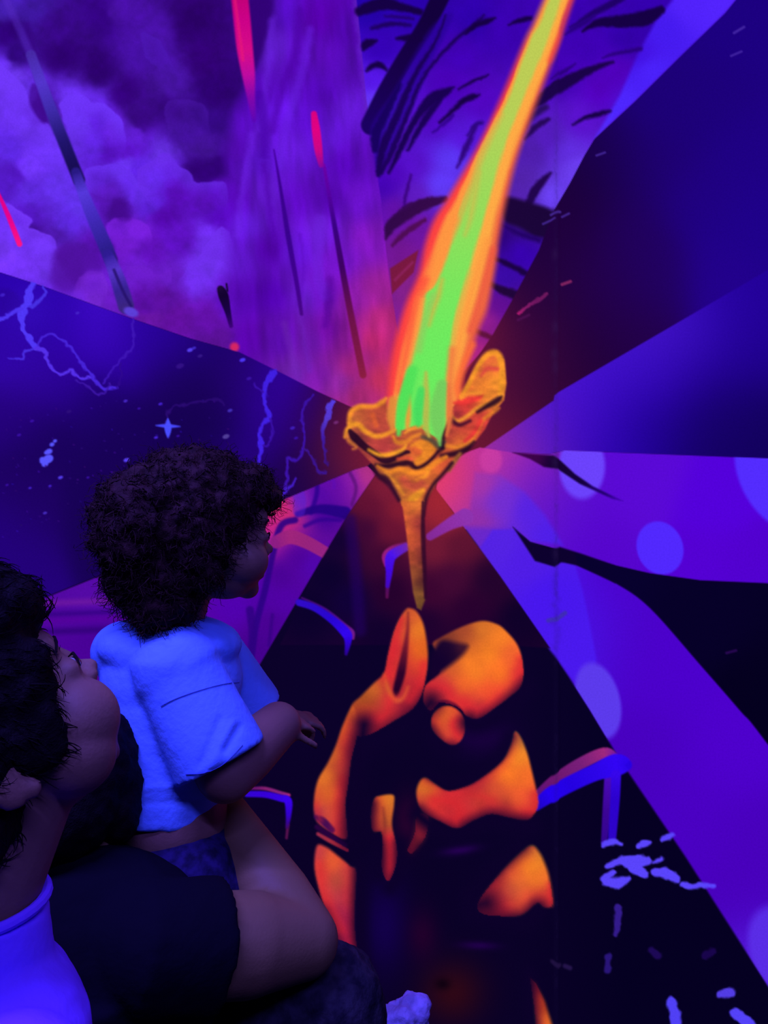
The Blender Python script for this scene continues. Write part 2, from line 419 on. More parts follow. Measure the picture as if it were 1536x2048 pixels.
# palm field --------------------------------------------------------
d_edge = [(1600, -380), (1472, 0), (1450, 27), (1357, 117), (1270, 203), (1190, 277), (1170, 310), (1140, 367), (1107, 423)]
palm_poly = r_edge[:-1] + [(820, 760), (930, 740), (975, 690), (1010, 640), (1070, 530), (1090, 470)] + d_edge[::-1]
ps = [(740, 10, (36, 0, 170)), (760, 100, (54, 0, 185)), (740, 160, (84, 20, 225)), (742, 205, (104, 55, 252)), (840, 20, (40, 0, 165)), (950, 40, (46, 0, 170)),
      (1000, 60, (58, 0, 175)), (920, 110, (64, 0, 180)), (900, 170, (74, 0, 185)), (960, 200, (80, 4, 190)), (870, 240, (80, 6, 195)), (930, 270, (86, 20, 215)),
      (900, 320, (92, 55, 250)), (880, 370, (90, 58, 252)), (830, 330, (86, 14, 205)), (790, 350, (78, 4, 190)), (770, 370, (64, 0, 175)), (830, 390, (92, 26, 200)),
      (790, 420, (98, 14, 170)), (830, 460, (104, 18, 165)), (800, 500, (110, 20, 150)), (830, 560, (120, 30, 140)), (1130, 30, (56, 0, 175)), (1180, 100, (60, 0, 175)),
      (1250, 70, (52, 0, 172)), (1130, 150, (66, 0, 180)), (1200, 180, (82, 0, 188)), (1230, 150, (80, 0, 188)), (1160, 240, (88, 16, 200)), (1100, 280, (84, 26, 190)),
      (1060, 300, (78, 28, 170)), (1130, 300, (96, 44, 222)), (1150, 340, (110, 64, 245)), (1100, 390, (108, 66, 245)), (1050, 360, (82, 34, 172)), (1030, 390, (84, 34, 175)), (1040, 440, (44, 10, 110)),
      (1040, 510, (54, 0, 175)), (1000, 470, (40, 0, 120)), (1010, 560, (56, 8, 170)), (970, 640, (140, 28, 140)), (1000, 610, (96, 12, 150)), (950, 720, (170, 36, 130)),
      (1300, 40, (52, 0, 175)), (1250, 200, (80, 10, 205))]
def palm_col(x, y):
    return np.clip(colour(ps, x, y) * (1 + 0.12 * fbm(x / 40, y / 40, 3))[:, None], 0, 255)
fill(palm_poly, palm_col, 3, f_palm)
band = reg('pale_blue_band', f_palm, label='light blue slanted band at the right of the palm picture')
fill([(1400, -360), (1345, 0), (1310, 45), (1275, 110), (1240, 190), (1190, 276), (1270, 203), (1357, 117), (1450, 27), (1472, 0), (1560, -360)],
     [(1380, 10, (82, 34, 252)), (1440, 20, (84, 36, 254)), (1330, 60, (70, 26, 240)), (1300, 140, (76, 34, 252)), (1240, 220, (78, 38, 254)), (1200, 262, (84, 44, 252)), (1280, 110, (66, 16, 225))], 12, band)
# palm fronds : dark strokes
NV = (20, 0, 62); N2 = (30, 0, 90)
trunk = reg('palm_trunk', f_palm, label='thick black slanting palm trunk')
stroke([(905, -60, 36), (878, 0, 36), (850, 55, 34), (812, 115, 34), (772, 185, 36), (742, 250, 40)], 32, [NV, (18, 0, 58), (22, 0, 70), (26, 0, 95)], 7, trunk)
def frond(pts, w, c=NV, soft=9, alpha=.95):
    stroke(pts, w, c, soft, reg('palm_frond', f_palm), alpha, warp=1.6, wscale=9)
fill([(745, 250), (790, 180), (860, 60), (905, 30), (860, 130), (810, 240), (770, 330), (755, 345), (748, 300)], (40, 0, 150), 16, None, True, .75)
frond([(757, 350, 10), (764, 300, 16), (790, 240, 15), (830, 150, 10), (870, 85, 6), (892, 30, 3)], 10, (24, 0, 80))
frond([(762, 345, 10), (785, 300, 12), (812, 235, 10), (850, 150, 7), (905, 85, 7), (948, 50, 8), (968, 30, 3)], 8, (26, 0, 85))
frond([(778, 345, 6), (800, 300, 12), (830, 240, 14), (862, 200, 22), (885, 187, 20), (908, 174, 4)], 10, (22, 0, 74))
frond([(815, 300, 6), (840, 255, 12), (860, 225, 14), (880, 200, 10)], 8, (24, 0, 80))
frond([(750, 300, 12), (752, 270, 20), (770, 230, 16), (800, 170, 8)], 10, (22, 0, 90))
frond([(918, 178, 3), (945, 163, 6), (976, 150, 3)], 5)
frond([(880, 245, 5), (905, 222, 8), (925, 203, 11), (945, 194, 12), (960, 190, 3)], 8)
frond([(866, 265, 3), (890, 246, 5), (905, 232, 6)], 4, (44, 0, 130))
frond([(932, 68, 4), (950, 52, 10), (972, 43, 12), (990, 37, 4)], 8)
frond([(1018, 50, 3), (1040, 41, 9), (1062, 36, 8)], 6)
frond([(718, 24, 18), (745, 12, 24), (775, 8, 24), (810, 16, 16), (840, 24, 12)], 16)
frond([(745, 56, 8), (780, 48, 10), (820, 50, 5)], 8, (28, 0, 92))
frond([(770, 33, 5), (800, 34, 7), (825, 38, 5)], 5, (34, 0, 110))
frond([(793, 77, 5), (815, 76, 14), (840, 78, 10)], 8)
frond([(726, 100, 6), (734, 88, 18), (752, 82, 6)], 8)
frond([(733, 142, 5), (745, 132, 12), (760, 130, 12), (774, 140, 5)], 8)
frond([(806, 430, 4), (812, 390, 6), (822, 350, 4)], 4, (52, 0, 120))
frond([(772, 478, 4), (782, 452, 22), (812, 428, 26), (850, 408, 24), (890, 398, 12)], 16, (44, 6, 66))
frond([(785, 490, 6), (812, 464, 12), (850, 440, 8)], 8, (72, 10, 80), 8)
frond([(790, 430, 3), (815, 412, 8), (830, 405, 3)], 4, (50, 6, 80))
frond([(935, 270, 3), (950, 250, 8), (962, 245, 8)], 6, (40, 4, 120), 10)
frond([(915, 335, 4), (930, 300, 12), (950, 255, 8)], 8, (44, 4, 120), 10)
frond([(1166, 62, 5), (1195, 46, 16), (1250, 42, 26), (1290, 36, 30), (1322, 20, 16)], 16)
frond([(1140, 55, 3), (1180, 30, 10), (1215, 12, 14), (1245, -4, 14)], 10, (30, 0, 100))
frond([(1130, 68, 3), (1160, 50, 10), (1190, 32, 6)], 8, (38, 0, 120))
frond([(1056, 222, 10), (1085, 196, 22), (1115, 175, 26), (1150, 155, 22), (1190, 136, 12), (1226, 124, 5)], 16, (24, 2, 66))
frond([(1104, 158, 3), (1128, 143, 8), (1150, 128, 3)], 5, (42, 0, 120))
frond([(1205, 116, 3), (1235, 106, 7), (1282, 98, 8)], 6, (40, 0, 120))
frond([(1146, 250, 3), (1170, 236, 8), (1198, 228, 10), (1220, 222, 5)], 7)
frond([(1050, 278, 4), (1070, 255, 12), (1096, 238, 8)], 8, (36, 6, 84))
frond([(1040, 270, 8), (1060, 235, 16), (1090, 215, 14)], 12, (40, 12, 92), 12)
frond([(1055, 410, 14), (1075, 375, 18), (1100, 346, 6)], 12, (30, 2, 70), 9)
fill([(1006, 395), (1060, 405), (1110, 425), (1120, 470), (1075, 475), (1040, 455), (1008, 440)], (26, 4, 54), 14, reg('palm_frond', f_palm), True)
frond([(1005, 450, 4), (1040, 468, 8), (1078, 480, 10)], 12, (32, 0, 96), 12)
frond([(985, 515, 8), (1020, 530, 11), (1050, 546, 12)], 14, (24, 0, 60), 9)
frond([(975, 565, 8), (1005, 580, 16), (1030, 590, 20)], 18, (28, 4, 50), 9)
frond([(932, 662, 4), (955, 664, 10), (985, 676, 10)], 8, (90, 16, 56), 8)
fill([(780, 537), (837, 500), (827, 545), (784, 588)], (112, 22, 62), 5, reg('palm_frond', f_palm), False)
stroke([(790, 560), (825, 525)], 5, (140, 36, 110), 6, None, .6)

# dark indigo field -------------------------------------------------
dark_poly = [(3300, -380), (1600, -380)] + d_edge[1:] + [(1078, 500), (1030, 590), (985, 670), (930, 750), (930, 850), (930, 935), (1106, 816), (1116, 804), (1536, 556), (3300, -464)]
ds = [(1500, 60, (28, 0, 128)), (1500, 300, (30, 0, 132)), (1420, 200, (28, 0, 122)), (1340, 230, (28, 0, 118)), (1300, 330, (30, 0, 112)), (1220, 330, (24, 0, 74)),
      (1160, 400, (26, 0, 52)), (1120, 470, (32, 0, 58)), (1250, 450, (32, 0, 92)), (1400, 400, (31, 0, 128)), (1500, 450, (30, 0, 138)), (1300, 560, (32, 0, 96)), (1200, 560, (34, 0, 72)),
      (1450, 560, (34, 0, 140)), (1100, 600, (34, 2, 56)), (1250, 650, (34, 0, 70)), (1160, 700, (32, 0, 54)), (1060, 650, (50, 4, 56)), (1040, 720, (72, 10, 54)), (1090, 740, (46, 4, 54)),
      (1030, 800, (80, 14, 52)), (1090, 790, (42, 2, 50)), (1000, 850, (104, 22, 44)), (970, 690, (110, 22, 50)), (2000, 0, (24, 0, 120))]
fill(dark_poly, gcol(ds, 55), 3, f_dark)
for x0, y0, x1, y1, w in [(1468, 66, 1488, 54, 5), (1462, 112, 1483, 103, 4), (1193, 311, 1210, 305, 4), (1086, 448, 1108, 438, 4), (1124, 434, 1138, 427, 4), (1102, 430, 1120, 424, 5)]:
    stroke([(x0, y0), (x1, y1)], w, (80, 50, 175), 4, None, .7, smooth=False)
pk = reg('pink_scribble', f_dark, label='small pink scribble right of the flame')
stroke([(1036, 628, 7), (1052, 614, 7), (1072, 602, 9), (1094, 588, 6)], 8, [(165, 25, 105), (130, 26, 100), (105, 20, 90), (110, 24, 90)], 4, pk, warp=3, wscale=9)
stroke([(1124, 569), (1141, 563)], 6, (125, 34, 92), 4, pk, smooth=False)
stroke([(1036, 640), (1058, 630)], 5, (78, 16, 80), 4, None, .7, smooth=False)

# blue ray ----------------------------------------------------------
beam_poly = [(925, 925), (960, 902), (1106, 802), (1108, 792), (1116, 785), (1536, 540), (3300, -480), (3300, 960), (1536, 917), (1130, 901), (1100, 908), (1030, 906)]
bs = [(1120, 800, (76, 22, 215)), (1250, 720, (68, 20, 208)), (1400, 630, (56, 10, 190)), (1340, 660, (70, 22, 205)), (1470, 580, (38, 0, 160)), (1520, 560, (32, 0, 148)), (1480, 640, (34, 0, 152)), (1520, 700, (30, 0, 138)), (1180, 830, (62, 10, 200)), (1300, 760, (48, 2, 180)),
      (1400, 730, (36, 0, 155)), (1450, 820, (24, 0, 112)), (1520, 860, (16, 0, 88)), (1420, 890, (18, 0, 92)), (1330, 860, (28, 0, 135)), (1250, 870, (36, 0, 160)), (1150, 880, (48, 0, 175)), (1090, 860, (82, 24, 205)),
      (1060, 890, (100, 34, 190)), (1020, 880, (135, 40, 165)), (980, 905, (185, 48, 140)), (2200, 300, (24, 0, 120))]
fill(beam_poly, gcol(bs, 60), 3, f_beam)

# violet petals -----------------------------------------------------
top_p = [(930, 906), (960, 895), (1030, 906), (1100, 908), (1130, 901), (1536, 917), (3300, 960), (3300, 1180), (1536, 1167), (1400, 1161), (1300, 1147), (1230, 1131), (1160, 1112), (1110, 1097), (1060, 1083), (1030, 1057), (930, 1058), (905, 1022), (872, 981), (876, 955), (905, 925)]
pt = [(900, 960, (222, 58, 95)), (890, 990, (232, 64, 108)), (920, 1010, (205, 52, 140)), (950, 950, (195, 48, 140)), (980, 920, (190, 52, 155)), (1020, 940, (150, 40, 180)), (960, 1000, (150, 48, 175)), (930, 1050, (150, 46, 165)),
      (1000, 1000, (108, 42, 215)), (1060, 960, (115, 26, 190)), (1090, 1000, (100, 20, 200)), (1150, 1020, (90, 14, 208)), (1200, 1060, (86, 4, 205)), (1300, 960, (90, 8, 215)), (1250, 1000, (90, 8, 212)), (1420, 1000, (84, 0, 220)), (1400, 1120, (84, 0, 212)), (1500, 1140, (82, 0, 208)), (2000, 1050, (80, 0, 205))]
fill(top_p, gcol(pt, 38), 3, f_petal)
_lc = crv([(1155, 1130), (1230, 1165), (1300, 1215), (1400, 1328), (1480, 1420), (1536, 1488), (1800, 1850), (2040, 2300)], 6).tolist()
low_p = [(925, 1050), (1026, 1046), (1070, 1120), (1105, 1132), (1125, 1124), *_lc, (1740, 2300), (1536, 1972), (1370, 1712), (1240, 1520), (1180, 1420), (1110, 1310), (1000, 1152)]
pl = [(940, 1070, (120, 44, 180)), (990, 1110, (92, 34, 225)), (1050, 1150, (76, 24, 235)), (1110, 1220, (72, 20, 236)), (1150, 1290, (72, 22, 235)), (1200, 1180, (76, 2, 205)), (1230, 1300, (74, 0, 198)), (1350, 1350, (76, 0, 205)), (1300, 1500, (72, 0, 192)), (1450, 1500, (78, 0, 205)),
      (1400, 1650, (74, 0, 195)), (1520, 1700, (72, 0, 188)), (1480, 1800, (72, 0, 188)), (1530, 1920, (84, 26, 220)), (1700, 2000, (72, 0, 190))]
fill(low_p, gcol(pl, 60), 7, f_petal2)
# large pale arc across both petals
fill([(950, 945), (1000, 950), (1050, 985), (1090, 1030), (1125, 1090), (1060, 1083), (1030, 1057), (985, 1057), (935, 1055)],
     [(960, 970, (160, 52, 170)), (1000, 1000, (110, 46, 215)), (1060, 1020, (84, 34, 232)), (1100, 1070, (78, 32, 238)), (950, 1040, (140, 46, 170))], 14, None, False, .85)
fill([(1035, 1058), (1072, 1118), (1105, 1132), (1130, 1123), (1150, 1130), (1165, 1180), (1180, 1250), (1193, 1320), (1170, 1390), (1100, 1300), (960, 1095), (985, 1060)],
     [(1000, 1090, (84, 34, 228)), (1100, 1200, (72, 22, 238)), (1150, 1300, (74, 24, 238)), (1050, 1120, (80, 28, 230))], 9, reg('pale_arc', f_petal2, label='pale blue arc along the petal'), False)
def bub(field, *a, **k):
    ell(*a, lab=reg('bubble', field), **k)
bub(f_petal, 1164, 932, 46, 66, (108, 66, 252), soft=12, ang=0, clip=top_p)
bub(f_petal, 1320, 1096, 46, 54, (82, 40, 254), soft=6, ang=-20, clip=top_p)
bub(f_petal, 1560, 950, 80, 122, (84, 44, 255), soft=10, ang=-28, clip=top_p)
bub(f_petal, 982, 920, 22, 26, (205, 62, 165), soft=12, ang=0, alpha=.7, clip=top_p)
bub(f_petal2, 1196, 1402, 44, 78, (92, 58, 236), soft=10, ang=-14, clip=low_p)
bub(f_petal2, 1560, 1900, 60, 90, (90, 44, 230), soft=20, ang=-20, clip=low_p)
# black insect limbs across the petals
s1 = reg('black_spike', f_petal, label='slim black thorn across the upper petal'); s2 = reg('black_spike', f_petal, label='black thorn joining the curved gap')
fill([(1025, 905), (1105, 911), (1122, 922), (1150, 948), (1185, 972), (1246, 1002), (1225, 998), (1160, 968), (1115, 938), (1088, 934), (1060, 918)], [(1060, 910, (60, 2, 70)), (1120, 930, (20, 0, 44)), (1160, 955, (18, 0, 55)), (1200, 982, (34, 0, 110)), (1240, 1000, (60, 0, 165))], 6, s1)
fill([(1026, 1054), (1060, 1084), (1098, 1099), (1120, 1094), (1165, 1108), (1230, 1131), (1230, 1166), (1155, 1131), (1122, 1124), (1108, 1133), (1070, 1122)], (11, 0, 42), 6, s2)
gap = [(1150, 1106), (1230, 1131), (1300, 1147), (1400, 1161), (1536, 1167), (3300, 1180), (3300, 2300)] + _lc[::-1]
fill(gap, [(1200, 1140, (6, 0, 42)), (1400, 1250, (5, 0, 36)), (1500, 1400, (3, 0, 26))], 6, f_black)
stroke([(1453, 1306), (1472, 1301)], 5, (38, 6, 78), 4, None, smooth=False)
stroke([(1097, 1241), (1115, 1236), (1130, 1226)], 9, (62, 46, 175), 5, None, .9)
for yy in range(1150, 1300, 12):
    blob(1104 + 14 * rng.rand(), yy, 6, (60, 22, 190), .35)

# starry field ------------------------------------------------------
star_poly = [(x, y) for x, y in edge if x <= 700] + [(760, 835), (770, 900), (735, 932), (710, 939), (552, 1006), (470, 1040), (300, 1110), (0, 1230), (-1720, 1900)]
sf = [(30, 570, (42, 0, 172)), (100, 610, (44, 0, 172)), (180, 640, (62, 8, 200)), (10, 680, (46, 2, 165)), (100, 650, (40, 0, 158)), (150, 700, (48, 0, 168)), (60, 740, (50, 4, 168)), (120, 760, (40, 0, 140)), (220, 680, (54, 4, 180)), (260, 720, (44, 0, 158)),
      (300, 660, (42, 0, 160)), (340, 690, (36, 0, 135)), (420, 700, (28, 0, 108)), (330, 760, (26, 0, 92)), (400, 780, (22, 0, 80)), (200, 800, (28, 0, 105)), (50, 820, (36, 0, 122)), (100, 880, (24, 0, 88)), (250, 860, (22, 0, 82)), (350, 850, (20, 0, 78)), (440, 860, (20, 0, 76)),
      (472, 760, (24, 0, 84)), (486, 760, (40, 0, 122)), (520, 760, (42, 0, 140)), (560, 790, (52, 0, 172)), (545, 850, (40, 0, 140)), (500, 900, (38, 0, 130)), (580, 860, (38, 0, 112)), (600, 820, (40, 0, 110)), (640, 820, (42, 2, 62)), (640, 880, (44, 4, 60)), (600, 930, (24, 0, 60)),
      (560, 960, (26, 0, 80)), (690, 840, (92, 18, 50)), (690, 880, (104, 22, 46)), (680, 920, (96, 22, 52)), (640, 950, (44, 4, 66)), (730, 900, (130, 28, 46)), (50, 1000, (28, 0, 95)), (200, 1000, (22, 0, 82)), (10, 1060, (34, 0, 120)), (-400, 800, (30, 0, 110))]
fill(star_poly, gcol(sf, 42), 3, f_star)
fill([(0, 580), (30, 585), (45, 610), (20, 622), (0, 628)], (36, 0, 135), 16, None, True, .5)
LB = (76, 52, 248); LV = (70, 34, 215); LD = (56, 14, 165)
def bolt(label, *strokes):
    l = reg('lightning_bolt', f_star, label=label)
    for pts, w, c in strokes: stroke(pts, w * .8, c, 4, l, warp=4.5, wscale=11)
blob(60, 620, 50, (64, 20, 210), .3)
bolt('thick forked blue lightning bolt by the cloud edge',
     ([(66, 568, 10), (58, 588, 15), (56, 606, 14), (46, 622, 16), (42, 640, 12), (50, 664, 10), (62, 682, 10), (72, 694, 14)], 12, (80, 54, 246)),
     ([(-4, 640, 8), (14, 634, 10), (28, 622, 9), (44, 620, 9)], 9, (78, 50, 240)), ([(84, 572, 4), (90, 588, 6), (82, 598, 7), (62, 612, 7)], 6, (70, 46, 225)),
     ([(18, 715, 3), (44, 717, 5), (52, 704, 5), (72, 696, 8)], 5, (72, 44, 225)), ([(72, 696, 10), (92, 706, 8), (96, 724, 7), (110, 744, 6), (130, 747, 6), (142, 740, 6), (152, 750, 6), (162, 755, 5), (180, 754, 5)], 6, (84, 46, 232)))
bolt('thin violet lightning arc below the thick bolt', ([(76, 690, 4), (84, 674, 5), (102, 669, 5), (126, 682, 5), (146, 700, 5), (164, 726, 5), (186, 756, 6), (204, 776, 6), (222, 776, 6), (236, 776, 4)], 5, LV),
     ([(152, 762, 3), (178, 776, 4), (198, 790, 4), (214, 778, 4), (218, 768, 3)], 4, (60, 20, 165)))
bolt('faint lightning thread hanging from the pole tip', ([(264, 636, 4), (268, 664, 4), (264, 694, 4), (244, 716, 4), (226, 738, 4), (206, 766, 4)], 4, (62, 20, 180)), ([(240, 730, 3), (243, 756, 3), (234, 776, 3)], 3, (46, 6, 140)))
bolt('lightning bolt beside the toddler hair', ([(550, 744, 12), (540, 758, 14), (532, 772, 9), (530, 800, 7), (536, 822, 8), (539, 836, 8), (526, 850, 6), (521, 866, 6), (522, 886, 10), (520, 912, 8), (520, 935, 5)], 8, (64, 30, 225)),
     ([(510, 766, 4), (518, 780, 5), (528, 782, 5)], 4, LD), ([(540, 838, 4), (545, 866, 4), (536, 890, 4), (526, 890, 4)], 4, LD))
bolt('wavering violet lightning thread in the middle', ([(626, 792, 4), (608, 812, 5), (603, 838, 5), (608, 870, 5), (606, 896, 6), (594, 920, 6), (576, 918, 6), (574, 946, 6), (572, 972, 6), (562, 992, 5)], 5, (58, 16, 165)),
     ([(592, 955, 4), (578, 976, 6), (560, 997, 5)], 5, (66, 26, 195)), ([(608, 896, 4), (626, 916, 5), (636, 942, 6), (650, 944, 6)], 5, (58, 18, 140)))
bolt('pale lightning tip closest to the flower', ([(664, 804, 10), (656, 818, 12), (654, 840, 9), (646, 858, 7), (646, 876, 7), (650, 900, 5), (654, 932, 4)], 8, [(84, 58, 225), (84, 54, 205), (62, 24, 160), (58, 16, 120)]))
bolt('faint lightning trail above the bright star', ([(334, 848, 5), (336, 822, 5), (350, 812, 4), (390, 806, 4), (430, 800, 4), (448, 812, 3)], 4, (40, 8, 110)))
st = reg('bright_star', f_star, label='bright four-pointed blue star')
stroke([(312, 851, 2), (335, 852, 8), (360, 853, 2)], 5, (70, 70, 250), 4, st); stroke([(336, 838, 3), (336, 856, 14), (336, 874, 4)], 8, (72, 76, 255), 4, st)
cl = reg('star_cluster', f_star, label='cluster of bright blue stars beside the dark hair', kind='stuff')
for x, y, r in [(96, 918, 11), (90, 928, 7), (86, 922, 7), (98, 903, 7), (93, 905, 5), (104, 889, 5), (110, 882, 4), (84, 918, 5)]:
    ell(x, y, r, r * .75, (88, 84, 255), 4, cl, -25)
spk = reg('small_stars', f_star, label='scattered pinprick stars', kind='stuff')
for x, y, r, c in [(380, 700, 6, (84, 60, 235)), (388, 696, 4, (64, 40, 200)), (485, 720, 6, (76, 50, 240)), (253, 920, 6, (86, 62, 240)), (121, 955, 5, (80, 56, 230)), (100, 972, 3, LV), (60, 976, 3, LV), (452, 873, 7, (80, 60, 150)), (460, 821, 5, (64, 44, 180)), (321, 808, 4, LV), (360, 732, 8, (48, 14, 130)), (312, 875, 4, LV), (138, 823, 5, (44, 12, 120)), (251, 802, 4, (72, 40, 200)),
                   (278, 817, 3, LD), (356, 872, 3, LD), (5, 590, 5, (64, 30, 200)), (155, 626, 4, (70, 34, 200)), (64, 842, 4, LD), (38, 870, 4, LD), (585, 856, 5, (62, 26, 180)), (592, 876, 4, LD), (672, 845, 5, (110, 40, 110)), (400, 712, 5, (50, 20, 130)), (14, 970, 3, LD), (176, 955, 3, LD), (90, 1026, 4, (70, 44, 190)), (498, 757, 5, (56, 16, 160))]:
    ell(x, y, r, r * .6, c, 3, spk, -20)
for k in range(110):
    ell(rng.uniform(0, 470), rng.uniform(800, 1080), rng.uniform(.8, 2.2), rng.uniform(.8, 1.6), (rng.uniform(36, 60), 10, rng.uniform(100, 165)), 2.5, None, 0, .8)

# magenta wedge -----------------------------------------------------
mag_poly = [(735, 932), (752, 948), (697, 1028), (642, 1120), (520, 1328), (400, 1500), (150, 1500), (-100, 1400), (0, 1232), (300, 1112), (470, 1040), (552, 1006), (710, 939)]
ms = [(735, 950, (185, 50, 145)), (740, 940, (160, 44, 120)), (700, 960, (130, 24, 170)), (670, 970, (96, 8, 165)), (640, 990, (80, 4, 165)), (650, 1030, (66, 0, 150)), (600, 1000, (120, 30, 190)), (560, 1010, (215, 42, 110)), (540, 1050, (200, 34, 130)), (575, 1025, (205, 40, 110)),
      (530, 1090, (150, 26, 160)), (600, 1120, (76, 0, 150)), (560, 1150, (72, 0, 148)), (620, 1130, (80, 4, 175)), (570, 1200, (80, 0, 165)), (540, 1250, (72, 0, 145)), (520, 1180, (76, 0, 165)), (470, 1210, (80, 0, 175)), (510, 1300, (68, 0, 140)), (190, 1200, (84, 8, 165)), (190, 1270, (72, 0, 150)), (0, 1350, (60, 0, 140))]
fill(mag_poly, ms, 3, f_mag)
for pts, w, c, a in [([(632, 945), (634, 985), (622, 1025)], 9, (46, 0, 140), .9), ([(640, 965), (665, 960), (668, 975)], 6, (90, 10, 180), .6), ([(700, 945), (712, 975), (704, 1010)], 7, (80, 14, 110), .7), ([(596, 1028, 12), (640, 1018, 18), (690, 1026, 26)], 20, (36, 0, 128), .95), ([(590, 1040), (562, 1052), (545, 1110), (530, 1180), (512, 1250), (500, 1330)], 13, (42, 0, 128), .9),
                   ([(610, 1052), (640, 1040), (680, 1040)], 8, (48, 0, 140), .8), ([(500, 1220), (505, 1270), (500, 1320)], 16, (44, 0, 125), .8), ([(545, 1230), (538, 1290)], 7, (50, 0, 125), .7), ([(590, 960), (600, 1000), (598, 1022)], 24, (82, 30, 205), .5)]:
    stroke(pts, w, c, 7, None, a, only=(f_mag, f_mag + 1))
stroke([(553, 1084, 26), (580, 1074, 28), (612, 1084, 26), (652, 1106, 24)], 26, [(140, 28, 130), (160, 36, 122), (150, 34, 122), (150, 34, 130)], 4, reg('pink_band', f_mag, label='pink curved band on the purple insect back'))
for yy, c in [(1205, (110, 24, 160)), (1228, (52, 0, 130)), (1240, (84, 0, 155)), (1262, (48, 0, 118))]:
    stroke([(60, yy + 3), (330, yy - 8)], 12, c, 14, None, .8, smooth=False)

# dark wedge under the flower (red-brown airbrush) -------------------
fill([(752, 948), (870, 975), (905, 1022), (930, 1058), (1000, 1152), (1100, 1296), (1000, 1290), (700, 1290), (560, 1290), (642, 1120), (697, 1028)],
     [(770, 980, (120, 26, 50)), (740, 1010, (96, 16, 46)), (800, 1020, (130, 28, 46)), (880, 1010, (158, 36, 46)), (890, 1030, (150, 34, 50)), (780, 1060, (104, 18, 46)), (870, 1100, (112, 24, 48)), (920, 1090, (92, 18, 44)), (730, 1060, (60, 6, 48)), (770, 1120, (60, 6, 44)),
      (680, 1080, (16, 0, 46)), (660, 1150, (10, 0, 40)), (700, 1200, (14, 0, 52)), (900, 1160, (66, 8, 48)), (980, 1160, (34, 2, 40)), (860, 1180, (58, 4, 44)), (780, 1180, (36, 0, 40)), (940, 1220, (40, 0, 42)), (850, 1250, (30, 0, 42)), (1040, 1240, (14, 0, 36)), (760, 1270, (16, 0, 40)), (620, 1220, (9, 0, 38)), (960, 1285, (22, 0, 40))], 4, f_night)
stroke([(700, 1040), (712, 1150), (720, 1260)], 24, (34, 0, 96), 18, None, .55)
# glowing insect legs
def leg(label, core, outl=None):
    l = reg('insect_leg', f_night, label=label)
    if outl:
        for pts, w, c in outl: stroke(pts, w, c, 5, l)
    for pts, w, c in core: stroke(pts, w, c, 5, l)
leg('jointed insect leg crossing behind the torch stem', [([(860, 1073, 16), (900, 1048, 24), (930, 1034, 34)], 20, [(130, 40, 150), (140, 46, 165), (140, 50, 175)]), ([(812, 1094, 16), (790, 1106, 20), (780, 1118, 20), (778, 1150, 12), (775, 1172, 8)], 16, [(110, 36, 175), (76, 20, 235), (66, 6, 225), (66, 6, 190)])],
    [([(815, 1088, 10), (786, 1098, 14), (772, 1112, 16), (772, 1130, 8)], 12, [(110, 26, 90), (150, 30, 120), (150, 24, 130)]), ([(776, 1150, 10), (774, 1194, 6)], 8, [(70, 6, 120), (92, 12, 80)])])
leg('blue insect leg left of the finger tip', [([(598, 1205, 14), (630, 1216, 14), (665, 1240, 16), (692, 1266, 20), (696, 1282, 14), (692, 1308, 6)], 14, [(50, 10, 200), (44, 8, 200), (40, 4, 210), (50, 4, 240), (46, 0, 215), (40, 0, 140)])],
    [([(604, 1196, 4), (650, 1218, 5), (690, 1252, 10), (704, 1264, 10), (706, 1276, 6)], 6, [(66, 8, 110), (74, 10, 130), (110, 24, 140), (120, 30, 130)])])
leg('blue insect leg between the child and the hand', [([(494, 1588, 12), (530, 1589, 13), (560, 1596, 14), (576, 1602, 16), (577, 1630, 11), (574, 1655, 6)], 12, [(50, 4, 210), (54, 0, 215), (54, 0, 225), (56, 0, 238), (50, 0, 200), (60, 6, 100)])],
    [([(500, 1577, 5), (530, 1577, 7), (562, 1586, 7), (578, 1590, 6)], 6, [(90, 16, 110), (130, 30, 110), (130, 34, 120), (170, 40, 120)]), ([(576, 1650, 6), (573, 1676, 5)], 5, (86, 16, 76))])
leg('broad blue insect leg right of the knuckles', [([(1072, 1612, 20), (1100, 1590, 30), (1140, 1568, 32), (1190, 1545, 34), (1232, 1530, 44), (1252, 1530, 24)], 32, [(30, 4, 190), (36, 0, 240), (36, 0, 225), (44, 4, 232), (50, 4, 245), (40, 0, 225)]), ([(1232, 1550, 20), (1230, 1600, 19), (1224, 1680, 16)], 18, [(54, 6, 235), (44, 0, 205), (46, 4, 200)])],
    [([(1074, 1590, 16), (1110, 1560, 22), (1160, 1528, 24), (1208, 1506, 22), (1230, 1510, 10)], 22, [(90, 16, 120), (110, 22, 110), (120, 30, 120), (160, 40, 125), (110, 20, 170)]), ([(1218, 1550, 18), (1214, 1620, 18), (1208, 1684, 12)], 18, [(78, 10, 190), (60, 4, 150), (50, 4, 140)])])
